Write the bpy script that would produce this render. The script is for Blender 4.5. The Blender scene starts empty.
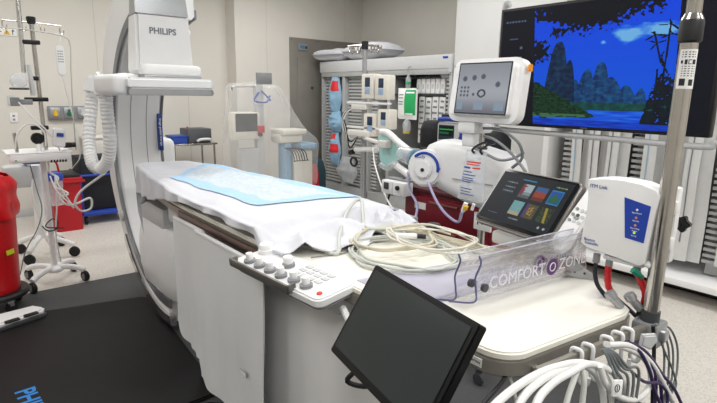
import bpy, bmesh, math, random
from mathutils import Vector, Matrix, noise
from math import sin, cos, pi, radians as R
random.seed(7)
scene = bpy.context.scene
COL = scene.collection
# ------------------------------------------------------------------ materials
def lin(c):
    return tuple((x/12.92 if x <= .04045 else ((x+.055)/1.055)**2.4) for x in (v/255 for v in c))
MATS = {}
def mat(name, rgb, rough=.5, metal=0, var=.04, scale=12, trans=0, alpha=1, ior=1.45, emit=None, estr=1, bump=0, coat=0, sss=0, spec=.5):
    if name in MATS: return MATS[name]
    m = bpy.data.materials.new(name); m.use_nodes = True
    nt = m.node_tree; b = nt.nodes['Principled BSDF']
    c = lin(rgb)
    tc = nt.nodes.new('ShaderNodeTexCoord')
    nz = nt.nodes.new('ShaderNodeTexNoise'); nz.inputs['Scale'].default_value = scale; nz.inputs['Detail'].default_value = 4
    nt.links.new(tc.outputs['Object'], nz.inputs['Vector'])
    rp = nt.nodes.new('ShaderNodeValToRGB')
    rp.color_ramp.elements[0].position = .3; rp.color_ramp.elements[1].position = .7
    rp.color_ramp.elements[0].color = tuple(max(0, x*(1-var)) for x in c)+(1,)
    rp.color_ramp.elements[1].color = tuple(min(1, x*(1+var)) for x in c)+(1,)
    nt.links.new(nz.outputs['Fac'], rp.inputs['Fac'])
    nt.links.new(rp.outputs['Color'], b.inputs['Base Color'])
    b.inputs['Roughness'].default_value = rough; b.inputs['Metallic'].default_value = metal
    b.inputs['IOR'].default_value = ior; b.inputs['Transmission Weight'].default_value = trans
    b.inputs['Alpha'].default_value = alpha; b.inputs['Coat Weight'].default_value = coat
    b.inputs['Specular IOR Level'].default_value = spec
    if sss: b.inputs['Subsurface Weight'].default_value = sss
    if emit:
        b.inputs['Emission Color'].default_value = lin(emit)+(1,); b.inputs['Emission Strength'].default_value = estr
    if bump:
        bp = nt.nodes.new('ShaderNodeBump'); bp.inputs['Strength'].default_value = bump; bp.inputs['Distance'].default_value = .01
        nt.links.new(nz.outputs['Fac'], bp.inputs['Height']); nt.links.new(bp.outputs['Normal'], b.inputs['Normal'])
    MATS[name] = m
    return m
def screen_mat(name, strength=1.0):
    m = bpy.data.materials.new(name); m.use_nodes = True
    nt = m.node_tree; b = nt.nodes['Principled BSDF']
    vc = nt.nodes.new('ShaderNodeVertexColor'); vc.layer_name = 'picture'
    b.inputs['Base Color'].default_value = (.01, .01, .012, 1); b.inputs['Roughness'].default_value = .4; b.inputs['Specular IOR Level'].default_value = .12
    nt.links.new(vc.outputs['Color'], b.inputs['Emission Color']); b.inputs['Emission Strength'].default_value = strength
    MATS[name] = m
    return m
def speckle_floor():
    m = bpy.data.materials.new('terrazzo_vinyl'); m.use_nodes = True
    nt = m.node_tree; b = nt.nodes['Principled BSDF']
    tc = nt.nodes.new('ShaderNodeTexCoord')
    v = nt.nodes.new('ShaderNodeTexVoronoi'); v.inputs['Scale'].default_value = 75
    n = nt.nodes.new('ShaderNodeTexNoise'); n.inputs['Scale'].default_value = 22; n.inputs['Detail'].default_value = 6
    for q in (v, n): nt.links.new(tc.outputs['Object'], q.inputs['Vector'])
    r = nt.nodes.new('ShaderNodeValToRGB')
    e = r.color_ramp.elements
    e[0].position = 0; e[0].color = lin((120, 112, 102))+(1,)
    e[1].position = 1; e[1].color = lin((214, 210, 203))+(1,)
    q = e.new(.16); q.color = lin((184, 178, 170))+(1,)
    q = e.new(.4); q.color = lin((206, 201, 193))+(1,)
    nt.links.new(v.outputs['Distance'], r.inputs['Fac'])
    mx = nt.nodes.new('ShaderNodeMix'); mx.data_type = 'RGBA'; mx.blend_type = 'MULTIPLY'; mx.inputs['Factor'].default_value = .35
    nt.links.new(r.outputs['Color'], mx.inputs['A']); nt.links.new(n.outputs['Color'], mx.inputs['B'])
    nt.links.new(r.outputs['Color'], b.inputs['Base Color'])
    b.inputs['Roughness'].default_value = .42
    MATS['terrazzo_vinyl'] = m
    return m
WALL = mat('wall_paint', (216, 212, 204), .65, scale=3, var=.015)
WALLW = mat('wall_white_panel', (208, 208, 206), .5, scale=3, var=.015)
CEIL = mat('ceiling_tile', (225, 225, 222), .8)
FLOOR = speckle_floor()
DKFLOOR = mat('dark_grey_vinyl', (72, 73, 74), .6, scale=60, var=.10)
WHITE = mat('white_plastic', (234, 234, 234), .35, var=.012)
WARMW = mat('warm_white_plastic', (222, 219, 213), .4, var=.015)
PALE = mat('pale_grey_plastic', (196, 197, 198), .4, var=.02)
GREY = mat('mid_grey_plastic', (136, 138, 141), .45)
DGREY = mat('dark_grey_plastic', (62, 64, 68), .5)
BLACK = mat('black_plastic', (22, 22, 25), .45)
RUBBER = mat('black_rubber', (26, 26, 28), .7, scale=40, var=.1)
MATRUB = mat('black_anti_fatigue_foam', (12, 13, 14), .55, scale=9, var=.3, bump=.05, spec=.3)
STEEL = mat('brushed_steel', (190, 187, 182), .17, 1, scale=30, var=.05)
STEELW = mat('warm_stainless_rim', (146, 142, 134), .36, .4, scale=30, var=.05)
CHROME = mat('chrome', (215, 215, 215), .12, 1)
DSTEEL = mat('door_stainless', (136, 132, 125), .42, .35, scale=5, var=.06)
TRACK = mat('grey_track_metal', (168, 170, 173), .3, .6)
CREAM = mat('cream_pad_vinyl', (236, 233, 222), .4, var=.012)
CABLEG = mat('pale_grey_cable', (197, 200, 194), .5)
CABLEC = mat('cream_cable', (206, 199, 178), .5)
CABLEW = mat('white_cable', (226, 226, 224), .45)
CABLED = mat('slate_grey_cable', (112, 118, 120), .5)
CABLEP = mat('deep_purple_cable', (54, 38, 84), .5)
CABLEN = mat('navy_black_cable', (24, 26, 38), .5)
SHEET = mat('white_bed_linen', (216, 217, 223), .9, scale=17, var=.01, bump=.45)
BLUEPAD = mat('pale_blue_pad_border', (176, 210, 238), .8, scale=60, var=.03)
PADW = mat('white_pad_quilt', (206, 217, 226), .85, scale=42, var=.10, bump=.5)
APRON = mat('pale_vinyl_apron', (228, 229, 230), .55, scale=5, var=.02)
RED = mat('red_plastic', (190, 18, 26), .4, var=.06)
REDBAG = mat('red_bag_film', (200, 16, 26), .32, var=.1, scale=20, bump=.25)
MAROON = mat('maroon_lacquer', (120, 14, 34), .35, var=.05)
BLUE = mat('royal_blue_plastic', (32, 66, 168), .4)
BLUEB = mat('blue_bin_plastic', (44, 74, 160), .45)
NAVY = mat('navy_strip', (24, 58, 132), .4)
TEAL = mat('pale_teal_shell', (168, 214, 210), .3)
GREENP = mat('green_label_print', (34, 164, 92), .5)
YELLOW = mat('yellow_plastic', (226, 182, 36), .45)
ORANGE = mat('orange_button_plastic', (236, 152, 28), .4)
PAPER = mat('white_label_paper', (236, 236, 234), .7)
INK = mat('dark_print_ink', (40, 42, 48), .6)
INKB = mat('blue_print_ink', (44, 74, 150), .6)
INKG = mat('grey_print_ink', (120, 124, 132), .6)
INKR = mat('red_print_ink', (214, 66, 52), .6)
WHITEINK = mat('white_print_ink', (240, 242, 246), .6)
GLASSD = mat('dark_glossy_screen', (48, 53, 53), .28, var=.05, scale=3, spec=.25)
ACRYL = mat('clear_acrylic', (236, 236, 244), .05, trans=1, alpha=.45, ior=1.2, var=.01)
ACRYLEDGE = mat('acrylic_edge', (96, 98, 150), .15, trans=.4)
FILM = mat('clear_plastic_film', (240, 240, 240), .1, alpha=.2, var=.1, scale=9, bump=.7, spec=1)
BAGFILM = mat('clear_bag_film', (224, 230, 236), .12, alpha=.38, var=.05, scale=20, bump=.5, spec=.8)
PURPLE = mat('purple_emblem', (88, 44, 110), .4, alpha=.9)
CABM = mat('cabinet_aluminium', (176, 178, 178), .45, .25, scale=8)
LOUV = mat('louvre_grey_plastic', (182, 183, 182), .5)
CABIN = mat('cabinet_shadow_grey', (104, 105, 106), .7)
POUCH = mat('white_pouch_paper', (214, 215, 213), .5, scale=16, var=.03)
LBLUE = mat('light_blue_wrap', (140, 178, 206), .55, scale=14, var=.08)
PINSTR = mat('teal_blue_lens', (70, 118, 138), .2)

# ------------------------------------------------------------------ mesh builder
def frame(c, x, y):
    x = Vector(x).normalized(); y = Vector(y); y = (y - x*x.dot(y)).normalized(); z = x.cross(y)
    m = Matrix((x, y, z)).transposed().to_4x4(); m.translation = Vector(c)
    return m
def catmull(pts, n=6, closed=False):
    P = [Vector(p) for p in pts]; out = []
    N = len(P); segs = N if closed else N-1
    for i in range(segs):
        p1, p2 = P[i], P[(i+1) % N]
        p0 = P[i-1] if (i or closed) else p1*2-p2
        p3 = P[(i+2) % N] if (i+2 < N or closed) else p2*2-p1
        for k in range(n):
            t = k/n
            out.append(.5*((2*p1)+(p2-p0)*t+(2*p0-5*p1+4*p2-p3)*t*t+(3*p1-p0-3*p2+p3)*t**3))
    if not closed: out.append(P[-1])
    return out
class MB:
    def __init__(s): s.bm = bmesh.new(); s.mats = []; s.cur = 0
    def _add(s, t, mx=None):
        if mx is not None: t.transform(mx)
        for f in t.faces: f.material_index = s.cur
        me = bpy.data.meshes.new('tmp'); t.to_mesh(me); t.free()
        s.bm.from_mesh(me); bpy.data.meshes.remove(me)
        return s
    def m(s, material):
        if material not in s.mats: s.mats.append(material)
        s.cur = s.mats.index(material); return s
    def box(s, c, d, bev=0, mx=None, seg=2):
        t = bmesh.new(); bmesh.ops.create_cube(t, size=1)
        bmesh.ops.scale(t, vec=d, verts=t.verts)
        if bev: bmesh.ops.bevel(t, geom=list(t.edges), offset=min(bev, min(d)*.49), segments=seg, profile=.5, affect='EDGES')
        bmesh.ops.translate(t, vec=c, verts=t.verts)
        return s._add(t, mx)
    def bb(s, a, b, bev=0, mx=None, seg=2):
        c = [(p+q)/2 for p, q in zip(a, b)]; d = [abs(q-p) for p, q in zip(a, b)]
        return s.box(c, d, bev, mx, seg)
    def cyl(s, p0, p1, r, r2=None, n=20, bev=0):
        p0, p1 = Vector(p0), Vector(p1); h = (p1-p0).length
        t = bmesh.new(); bmesh.ops.create_cone(t, cap_ends=True, segments=n, radius1=r, radius2=r if r2 is None else r2, depth=h)
        if bev:
            ed = [e for e in t.edges if abs(abs(e.verts[0].co.z)-h/2) < 1e-6 and abs(e.verts[0].co.z-e.verts[1].co.z) < 1e-6]
            bmesh.ops.bevel(t, geom=ed, offset=bev, segments=2, affect='EDGES')
        q = Vector((0, 0, 1)).rotation_difference((p1-p0).normalized()).to_matrix().to_4x4()
        q.translation = (p0+p1)/2
        return s._add(t, q)
    def ell(s, c, d, mx=None, u=20, v=12):
        t = bmesh.new(); bmesh.ops.create_uvsphere(t, u_segments=u, v_segments=v, radius=1)
        bmesh.ops.scale(t, vec=d, verts=t.verts); bmesh.ops.translate(t, vec=c, verts=t.verts)
        return s._add(t, mx)
    def lathe(s, prof, c=(0, 0, 0), n=28, mx=None):
        t = bmesh.new(); rings = []
        for r, z in prof:
            rings.append([t.verts.new((r*cos(2*pi*k/n), r*sin(2*pi*k/n), z)) for k in range(n)])
        for a, b in zip(rings, rings[1:]):
            for k in range(n): t.faces.new((a[k], a[(k+1) % n], b[(k+1) % n], b[k]))
        t.faces.new(rings[0][::-1]); t.faces.new(rings[-1])
        bmesh.ops.translate(t, vec=c, verts=t.verts)
        return s._add(t, mx)
    def tube(s, pts, r, n=8, k=5, smooth=True, closed=False, rf=None):
        P = catmull(pts, k, closed) if smooth else [Vector(p) for p in pts]
        t = bmesh.new(); rings = []; N = len(P); up = None
        for i, p in enumerate(P):
            a = P[i-1] if (i or closed) else P[0]; b = P[(i+1) % N] if (i+1 < N or closed) else P[-1]
            d = (b-a)
            d = d.normalized() if d.length > 1e-9 else Vector((0, 0, 1))
            if up is None: up = Vector((0, 0, 1)) if abs(d.z) < .9 else Vector((1, 0, 0))
            up = up-d*up.dot(d)
            up = up.normalized() if up.length > 1e-6 else d.orthogonal().normalized()
            w = d.cross(up); rr = r if rf is None else r*rf(i/(N-1))
            rings.append([t.verts.new(p+(up*cos(2*pi*j/n)+w*sin(2*pi*j/n))*rr) for j in range(n)])
        for i in range(N if closed else N-1):
            a, b = rings[i], rings[(i+1) % N]
            for j in range(n): t.faces.new((a[j], a[(j+1) % n], b[(j+1) % n], b[j]))
        if not closed: t.faces.new(rings[0][::-1]); t.faces.new(rings[-1])
        return s._add(t)
    def prism(s, out, depth, mx=None, bev=0, seg=2):
        # outline in xy, thickness along local z from 0 to depth
        t = bmesh.new(); vs = [t.verts.new((x, y, 0)) for x, y in out]
        f = t.faces.new(vs); f.normal_update()
        if f.normal.z > 0: f.normal_flip()
        r = bmesh.ops.extrude_face_region(t, geom=[f])
        bmesh.ops.translate(t, vec=(0, 0, depth), verts=[v for v in r['geom'] if isinstance(v, bmesh.types.BMVert)])
        bmesh.ops.recalc_face_normals(t, faces=t.faces)
        if bev:
            ed = [e for e in t.edges if abs(e.verts[0].co.z-e.verts[1].co.z) < 1e-7]
            bmesh.ops.bevel(t, geom=ed, offset=bev, segments=seg, affect='EDGES')
        return s._add(t, mx)
    def grid(s, f, nu, nv, thick=0, closed_u=False, matf=None):
        t = bmesh.new(); V = [[t.verts.new(f(i/nu, j/nv)) for j in range(nv+1)] for i in range(nu+1)]
        for i in range(nu):
            for j in range(nv):
                t.faces.new((V[i][j], V[i+1][j], V[i+1][j+1], V[i][j+1]))
        if thick:
            t.normal_update()
            r = bmesh.ops.solidify(t, geom=list(t.faces), thickness=thick)
        if matf is not None:
            cur = s.cur; t.faces.ensure_lookup_table()
            ids = [matf((k//nv+.5)/nu, (k % nv+.5)/nv) for k in range(nu*nv)]
            me = bpy.data.meshes.new('tmp')
            for k, fc in enumerate(t.faces): fc.material_index = ids[k] if k < len(ids) else cur
            t.to_mesh(me); t.free(); s.bm.from_mesh(me); bpy.data.meshes.remove(me); return s
        return s._add(t)
    def loft(s, rings, cap=True):
        t = bmesh.new(); VV = [[t.verts.new(p) for p in r] for r in rings]; n = len(rings[0])
        for a, b in zip(VV, VV[1:]):
            for k in range(n): t.faces.new((a[k], a[(k+1) % n], b[(k+1) % n], b[k]))
        if cap: t.faces.new(VV[0][::-1]); t.faces.new(VV[-1])
        bmesh.ops.recalc_face_normals(t, faces=t.faces)
        return s._add(t)
ROOT = {}
def build(mb, name, material, parent=None, sharp=38, sub=0, label=None):
    me = bpy.data.meshes.new(name)
    if parent is not None:
        r = parent
        while r.parent is not None: r = r.parent
        mb.bm.transform(ROOT[r.name].inverted())
    mb.bm.to_mesh(me); mb.bm.free()
    for q in (mb.mats or [material]): me.materials.append(q)
    for p in me.polygons: p.use_smooth = True
    me.set_sharp_from_angle(angle=R(sharp))
    o = bpy.data.objects.new(name, me); COL.objects.link(o)
    if parent is not None: o.parent = parent
    if label: o['label'] = label
    if sub:
        md = o.modifiers.new('smooth', 'SUBSURF'); md.levels = sub; md.render_levels = sub
    return o
part = build
def tag(o, label, cat, group=None, kind=None):
    o['label'] = label; o['category'] = cat
    if group: o['group'] = group
    if kind: o['kind'] = kind
    return o
def thing(name, label, cat, loc=(0, 0, 0), group=None, rotz=0):
    o = bpy.data.objects.new(name, None); COL.objects.link(o); o.empty_display_size = .05
    o.location = loc; o.rotation_euler = (0, 0, rotz)
    ROOT[o.name] = Matrix.Translation(Vector(loc)) @ Matrix.Rotation(rotz, 4, 'Z')
    return tag(o, label, cat, group)
def single(mb, name, material, label, cat, loc, group=None, sharp=38, sub=0, kind=None):
    # a thing that is one mesh, modelled in room coordinates, origin set at its base
    mb.bm.transform(Matrix.Translation(-Vector(loc)))
    o = build(mb, name, material, None, sharp, sub); o.location = loc
    ROOT[o.name] = Matrix.Translation(Vector(loc))
    return tag(o, label, cat, group, kind)
def struct(mb, name, material, sharp=38):
    o = build(mb, name, material, None, sharp); o['kind'] = 'structure'; ROOT[o.name] = Matrix.Identity(4)
    return o
def dup(root, loc, label, rotz=None, group=None):
    r = root.copy(); COL.objects.link(r); r.location = loc; r['label'] = label
    if rotz is not None: r.rotation_euler = (0, 0, rotz)
    if group: r['group'] = group
    for ch in list(root.children):
        c = ch.copy(); COL.objects.link(c); c.parent = r
        for g in list(ch.children):
            d = g.copy(); COL.objects.link(d); d.parent = c
    return r
def text(name, body, size, mx, material, parent, ext=.0004, align='CENTER', bold=0, sx=1):
    cu = bpy.data.curves.new('t', 'FONT'); cu.body = body; cu.size = size; cu.extrude = ext
    cu.align_x = align; cu.align_y = 'CENTER'; cu.offset = bold; cu.resolution_u = 3
    tmp = bpy.data.objects.new('t', cu); COL.objects.link(tmp)
    me = bpy.data.meshes.new_from_object(tmp); bpy.data.objects.remove(tmp); bpy.data.curves.remove(cu)
    b = MB(); b.bm.from_mesh(me); bpy.data.meshes.remove(me)
    if sx != 1: b.bm.transform(Matrix.Diagonal((sx, 1, 1, 1)))
    b.bm.transform(mx)
    return build(b, name, material, parent)
def textmesh(b, body, size, mx, ext=.0003, align='CENTER', bold=0):
    cu = bpy.data.curves.new('t', 'FONT'); cu.body = body; cu.size = size; cu.extrude = ext
    cu.align_x = align; cu.align_y = 'CENTER'; cu.offset = bold; cu.resolution_u = 2
    tmp = bpy.data.objects.new('t', cu); COL.objects.link(tmp)
    me = bpy.data.meshes.new_from_object(tmp); bpy.data.objects.remove(tmp); bpy.data.curves.remove(cu)
    t = bmesh.new(); t.from_mesh(me); bpy.data.meshes.remove(me)
    return b._add(t, mx)
def rrect(w, h, r, n=5):
    out = []
    for cx, cy, a0 in ((w/2-r, h/2-r, 0), (-w/2+r, h/2-r, 90), (-w/2+r, -h/2+r, 180), (w/2-r, -h/2+r, 270)):
        for k in range(n+1):
            a = R(a0+90*k/n); out.append((cx+r*cos(a), cy+r*sin(a)))
    return out
def picture(name, w, h, nx, ny, fn, mx, material, parent, label=None):
    # a lit display: a fine grid of coloured cells, fn(u, v) with v down from the top
    me = bpy.data.meshes.new(name); vs = []; fs = []
    for j in range(ny+1):
        for i in range(nx+1): vs.append(mx @ Vector(((i/nx-.5)*w, (.5-j/ny)*h, 0)))
    for j in range(ny):
        for i in range(nx):
            a = j*(nx+1)+i; fs.append((a, a+nx+1, a+nx+2, a+1))
    me.from_pydata(vs, [], fs)
    at = me.color_attributes.new('picture', 'FLOAT_COLOR', 'CORNER')
    dat = []
    for j in range(ny):
        for i in range(nx):
            c = lin(fn((i+.5)/nx, (j+.5)/ny)); dat.extend((c[0], c[1], c[2], 1.0)*4)
    at.data.foreach_set('color', dat)
    me.materials.append(material)
    r = parent
    while r.parent is not None: r = r.parent
    me.transform(ROOT[r.name].inverted())
    o = bpy.data.objects.new(name, me); COL.objects.link(o); o.parent = parent
    if label: o['label'] = label
    return o
FX = lambda c: frame(c, (0, -1, 0), (0, 0, 1))      # plane facing -X
FY = lambda c: frame(c, (1, 0, 0), (0, 0, 1))       # plane facing -Y
def nz(x, y, z=0): return noise.noise(Vector((x, y, z)))
def ordinal(i): return ['first', 'second', 'third', 'fourth', 'fifth', 'sixth', 'seventh', 'eighth', 'ninth', 'tenth', 'eleventh', 'twelfth', 'thirteenth', 'fourteenth', 'fifteenth', 'sixteenth', 'seventeenth', 'eighteenth'][i]

# ------------------------------------------------------------------ camera
cd = bpy.data.cameras.new('camera'); cam = bpy.data.objects.new('camera', cd); COL.objects.link(cam)
cd.sensor_width = 36; cd.lens = 510/717*36; cd.clip_start = .05
cam.matrix_world = Matrix.Translation((0, 0, 1.6)) @ Matrix.Rotation(R(-39.5), 4, 'Z') @ Matrix.Rotation(R(90-11.9), 4, 'X') @ Matrix.Rotation(R(.9), 4, 'Z')
scene.camera = cam
scene.view_settings.view_transform = 'Standard'; scene.view_settings.look = 'None'
scene.view_settings.gamma = 1; scene.view_settings.use_curve_mapping = False
scene.view_settings.exposure = -0.8
w = bpy.data.worlds.new('world'); scene.world = w; w.use_nodes = True
w.node_tree.nodes['Background'].inputs['Color'].default_value = (.8, .82, .85, 1)
w.node_tree.nodes['Background'].inputs['Strength'].default_value = .3

# ------------------------------------------------------------------ room
b = MB(); b.bb((-3, -3, -.1), (6.3, 7.9, 0)); struct(b, 'floor', FLOOR)
b = MB(); b.bb((-3, -3, 0), (2.75, 4.62, .004))
struct(b, 'trim_1', DKFLOOR)
b = MB(); b.bb((3.59, 7.3, 0), (6.3, 7.9, 3.35)); struct(b, 'wall_back', WALL)
b = MB(); b.bb((-3, 7.6, 0), (3.59, 7.9, 3.35))
struct(b, 'wall_back_recess', WALL)
for k, x in enumerate((-.2, 1.75, 2.95)):
    b = MB(); b.bb((x-.004, 7.597, .1), (x+.004, 7.6, 3.35)); struct(b, 'trim_%d' % (k+2), mat('wall_seam', (200, 196, 189), .6))
for k, x in enumerate((4.12, 5.65)):
    b = MB(); b.bb((x-.003, 7.2975, .1), (x+.003, 7.3, 3.35)); struct(b, 'trim_%d' % (k+5), MATS['wall_seam'])
b = MB(); b.bb((6.05, -3, 0), (6.3, 7.3, 3.35)); struct(b, 'wall_right', WALL)
b = MB(); b.bb((5.0, 2.85, 0), (6.05, 4.27, 3.35), .01); struct(b, 'wall_pillar', WALLW)
b = MB(); b.bb((-3.2, -3, 0), (-3, 7.9, 3.35)); struct(b, 'wall_left', WALL)
b = MB(); b.bb((-3.2, -3.2, 0), (6.3, -3, 3.35)); struct(b, 'wall_front', WALL)
b = MB(); b.bb((-3.2, -3.2, 3.35), (6.3, 7.9, 3.45)); struct(b, 'ceiling', CEIL)
b = MB(); b.bb((-3, 7.585, 0), (3.59, 7.6, .1), .004); struct(b, 'baseboard_back', PALE)
# ceiling lighting: unseen area lamps, row behind camera strengthened to brighten facing surfaces
def area(x, y, sx, sy, e, z=3.3):
    l = bpy.data.lights.new('ceiling_lamp', 'AREA'); l.shape = 'RECTANGLE'; l.size = sx; l.size_y = sy; l.energy = e
    l.color = (1, .992, .978)
    o = bpy.data.objects.new('ceiling_lamp', l); o.location = (x, y, z); COL.objects.link(o)
for x in (-1.4, 1.2, 3.7):
    for y in (-1.2, 1.2, 3.5, 5.7):
        area(x, y, 1.2, .6, {-1.2: 85, 1.2: 42, 3.5: 45, 5.7: 60}[y]*(.78 if x < 0 else 1.03))
scene.cycles.transparent_max_bounces = 24

# ------------------------------------------------------------------ examination table
def tab_outline(o=0, near=0):
    pts = [(1.06-o, 3.67), (.99-o, 3.25), (.94-o, 2.75), (.93-o, 2.55), (.93-o, .70)]
    for k in range(1, 7):
        a = R(180+90*k/7); pts.append((1.01+(.08+o)*cos(a), .67+(.085+o)*sin(a)))
    pts += [(1.40, .54-o), (1.45+o*.5, .55-o*.7), (1.57+o, .69), (1.575+o, .76), (1.58+o, 2.55), (1.57+o, 2.75), (1.52+o, 3.25), (1.45+o, 3.67)]
    return pts
tb = thing('examination_table', 'long cream topped procedure table on a white pedestal in the middle of the room', 'table', (1.25, 1.9, 0))
b = MB().bb((.99, 1.32, .02), (1.5, 2.62, .84), .1, seg=4); b.bb((.99, 1.3, .0), (1.52, 2.6, .09), .03)
part(b, 'pedestal', WHITE, tb)
b = MB().bb((1.0, 1.3, .84), (1.48, 3.0, .945), .02); part(b, 'longitudinal_carriage', PALE, tb)
b = MB().prism(tab_outline(.0), .022, Matrix.Translation((0, 0, 1.0)), .005, 3); part(b, 'tabletop', CREAM, tb)
b = MB().prism(tab_outline(.004), .045, Matrix.Translation((0, 0, .96)), .006); part(b, 'table_rim', STEELW, tb)
b = MB().bb((1.1, .7, .93), (1.4, 3.6, .962), .01); part(b, 'under_frame', GREY, tb)
b = MB().bb((.905, 1.62, .965), (.92, 2.56, 1.0), .004)
for y in (1.9, 2.4): b.bb((.915, y-.02, .97), (.935, y+.02, .99))
part(b, 'accessory_rail', mat('brown_grey_rail', (118, 98, 92), .35, .7), tb)
# steel rail across the foot end
b = MB(); p0 = Vector((.985, .552, .982)); p1 = Vector((1.425, .498, .982)); d = (p1-p0)
fm = frame((p0+p1)/2, d, (0, 0, 1)); b.box((0, 0, 0), (d.length, .036, .014), .003, fm)
for s in (-.19, .1, .19): b.box((s, -.01, -.02), (.02, .02, .03), .002, fm)
part(b, 'foot_rail', STEELW, tb)
b = MB(); b.box((0, 0, 0), (.085, .022, .002), 0, frame((.9247, .70, .984), (0, -1, 0), (0, 0, 1)))
st = part(b, 'warning_sticker', PAPER, tb, label='white sticker with red prohibition mark')
fm = frame((.9242, .70, .984), (0, -1, 0), (0, 0, 1))
b = MB().m(INKR)
b.tube([(fm @ Vector((.008*cos(2*pi*k/16), .008*sin(2*pi*k/16), .0012))) for k in range(16)], .0014, 6, 1, closed=True)
b.box((0, 0, .001), (.014, .002, .001), 0, fm @ Matrix.Rotation(R(-45), 4, 'Z'))
b.m(INK); textmesh(b, 'NO', .008, fm @ Matrix.Translation((-.027, 0, .0011))); textmesh(b, 'SITTING', .007, fm @ Matrix.Translation((.027, 0, .0011)))
part(b, 'printing', INK, st)
b = MB().prism([(.965, 1.70), (1.545, 1.70), (1.545, 2.6), (1.48, 3.25), (1.42, 3.66), (1.08, 3.66), (1.02, 3.25), (.965, 2.6)], .068, Matrix.Translation((0, 0, 1.021)), .02, 3); part(b, 'mattress', PALE, tb)

# white sheet over the mattress
def ridge(x, y, s): return (1-min(1, abs(nz(x, y, s))*3.2))
def sheet_z(x, y):
    z = 1.1
    ye = 1.735+.04*nz(x*4, 3)+.05*(x-1.25)*0
    e = max(0, min(1, (ye-y)/.10))
    z -= .066*(e*e*(3-2*e))
    hf = .345-.145*max(0, min(1, (y-2.55)/1.15))**1.2
    hx = max(0, abs(x-1.25)-hf+.065)/.07; z -= .022*min(1, hx)**2
    z += .006*nz(x*7, y*5)+.012*ridge(x*2.4+y*.6, y*1.7-x, 4)*(1-e)
    z += .052*e*ridge(x*3.0+y*1.5, y*3.0-x*2.4, 9)**1.5*min(1, max(0, (y-1.42)*9+.1))+.02*e*ridge(x*6+y*2, y*5+x*3, 2)
    z += .018*e*max(0, nz(x*9, y*8, 2))
    return z
def sheet_f(u, v):
    # u across the table with overhang, v from the foot edge to the head end hang
    s = -.46+.92*u                          # arc length from centre
    ynear = 1.47+.07*nz(u*6, 3)+.10*max(0, .3-u)*1.2+(.04*max(0, u-.7)/.3)-.05*math.exp(-((u-.42)/.1)**2)
    y = ynear+v*(3.80-ynear)
    half = .345-.145*max(0, min(1, (y-2.55)/1.15))**1.2
    s *= (half+.115)/.46
    hang = 0
    if s < -half: hang = -half-s; x = 1.25-half-.012
    elif s > half: hang = s-half; x = 1.25+half+.012
    else: x = 1.25+s
    if hang:
        k = .95+.25*nz(y*3, 5) if s > 0 else (.28+.12*nz(y*4, 6)+max(0, y-2.5)*1.45)
        k = min(k, 1.75)
        x += (.010*sin(y*24+nz(y*3, 1)*4)+.006*nz(y*9, 2))*min(1, hang*10)*(1 if s > 0 else -1)
        hang *= k
    z = sheet_z(max(1.265-half, min(1.235+half, x)), y)-hang
    if y > 3.70:
        q = y-3.70; dr = 3.1*q*(1-.45*u); z -= dr
        y = 3.70+.012*min(1, q*30)+.010*sin(x*45+2*nz(x*4, 5))*min(1, q*14)
        if s < -half: x += .02*q*10
    return (x, y, max(z, 1.0245) if (y < 1.75 and abs(s) <= half) else z)
b = MB().grid(sheet_f, 92, 190)
sh = single(b, 'bed_sheet', SHEET, 'rumpled white sheet covering the mattress of the procedure table', 'sheet', (1.25, 2.6, 1.09), sharp=180)
# a loose cloth gathered on the foot edge of the sheet
def fold_f(u, v):
    x = 1.40+.17*u+.02*nz(v*5, 2)
    y = 1.47+.26*v+.03*nz(u*5, 1)
    q = sin(u*pi)*sin(v*pi)
    return (x, y, 1.034+.05*q*(.5+ridge(u*2.5, v*3, 3))+.012*nz(u*7, v*8))
md = sh.modifiers.new('cloth', 'SOLIDIFY'); md.thickness = .003
b = MB().grid(fold_f, 40, 44)
single(b, 'crumpled_cloth', SHEET, 'small crumpled white cloth at the far foot corner of the sheet above the coiled cable', 'cloth', (1.48, 1.6, 1.03), sharp=180)
# blue absorbent pad on the sheet
Q = [Vector(p) for p in ((1.45, 3.45), (1.0, 2.92), (1.06, 1.99), (1.585, 1.87))]
def pad_f(u, v):
    p = (Q[0]*(1-u)+Q[1]*u)*(1-v)+(Q[3]*(1-u)+Q[2]*u)*v
    x = p.x+.015*nz(v*6, u*2); y = p.y+.03*nz(u*4, v*3, 7)
    hf = .345-.145*max(0, min(1, (y-2.55)/1.15))**1.2; x = max(1.25-hf+.01, min(1.25+hf-.01, x))
    return (x, y, sheet_z(x, y)+.005+.007*ridge(u*2, v*4, 6)*min(1, 12*min(u, 1-u, v, 1-v)))
b = MB().m(BLUEPAD).m(PADW)
b.grid(pad_f, 60, 130, 0, matf=lambda u, v: 1 if (.15+.05*nz(v*9, 1) < u < .80+.06*nz(v*7, 3) and .05 < v < .94+.03*nz(u*8, 2)) else 0)
single(b, 'absorbent_pad', BLUEPAD, 'pale blue edged absorbent pad with white quilted middle on the sheet', 'pad', (1.27, 2.6, 1.105), sharp=180)

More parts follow.
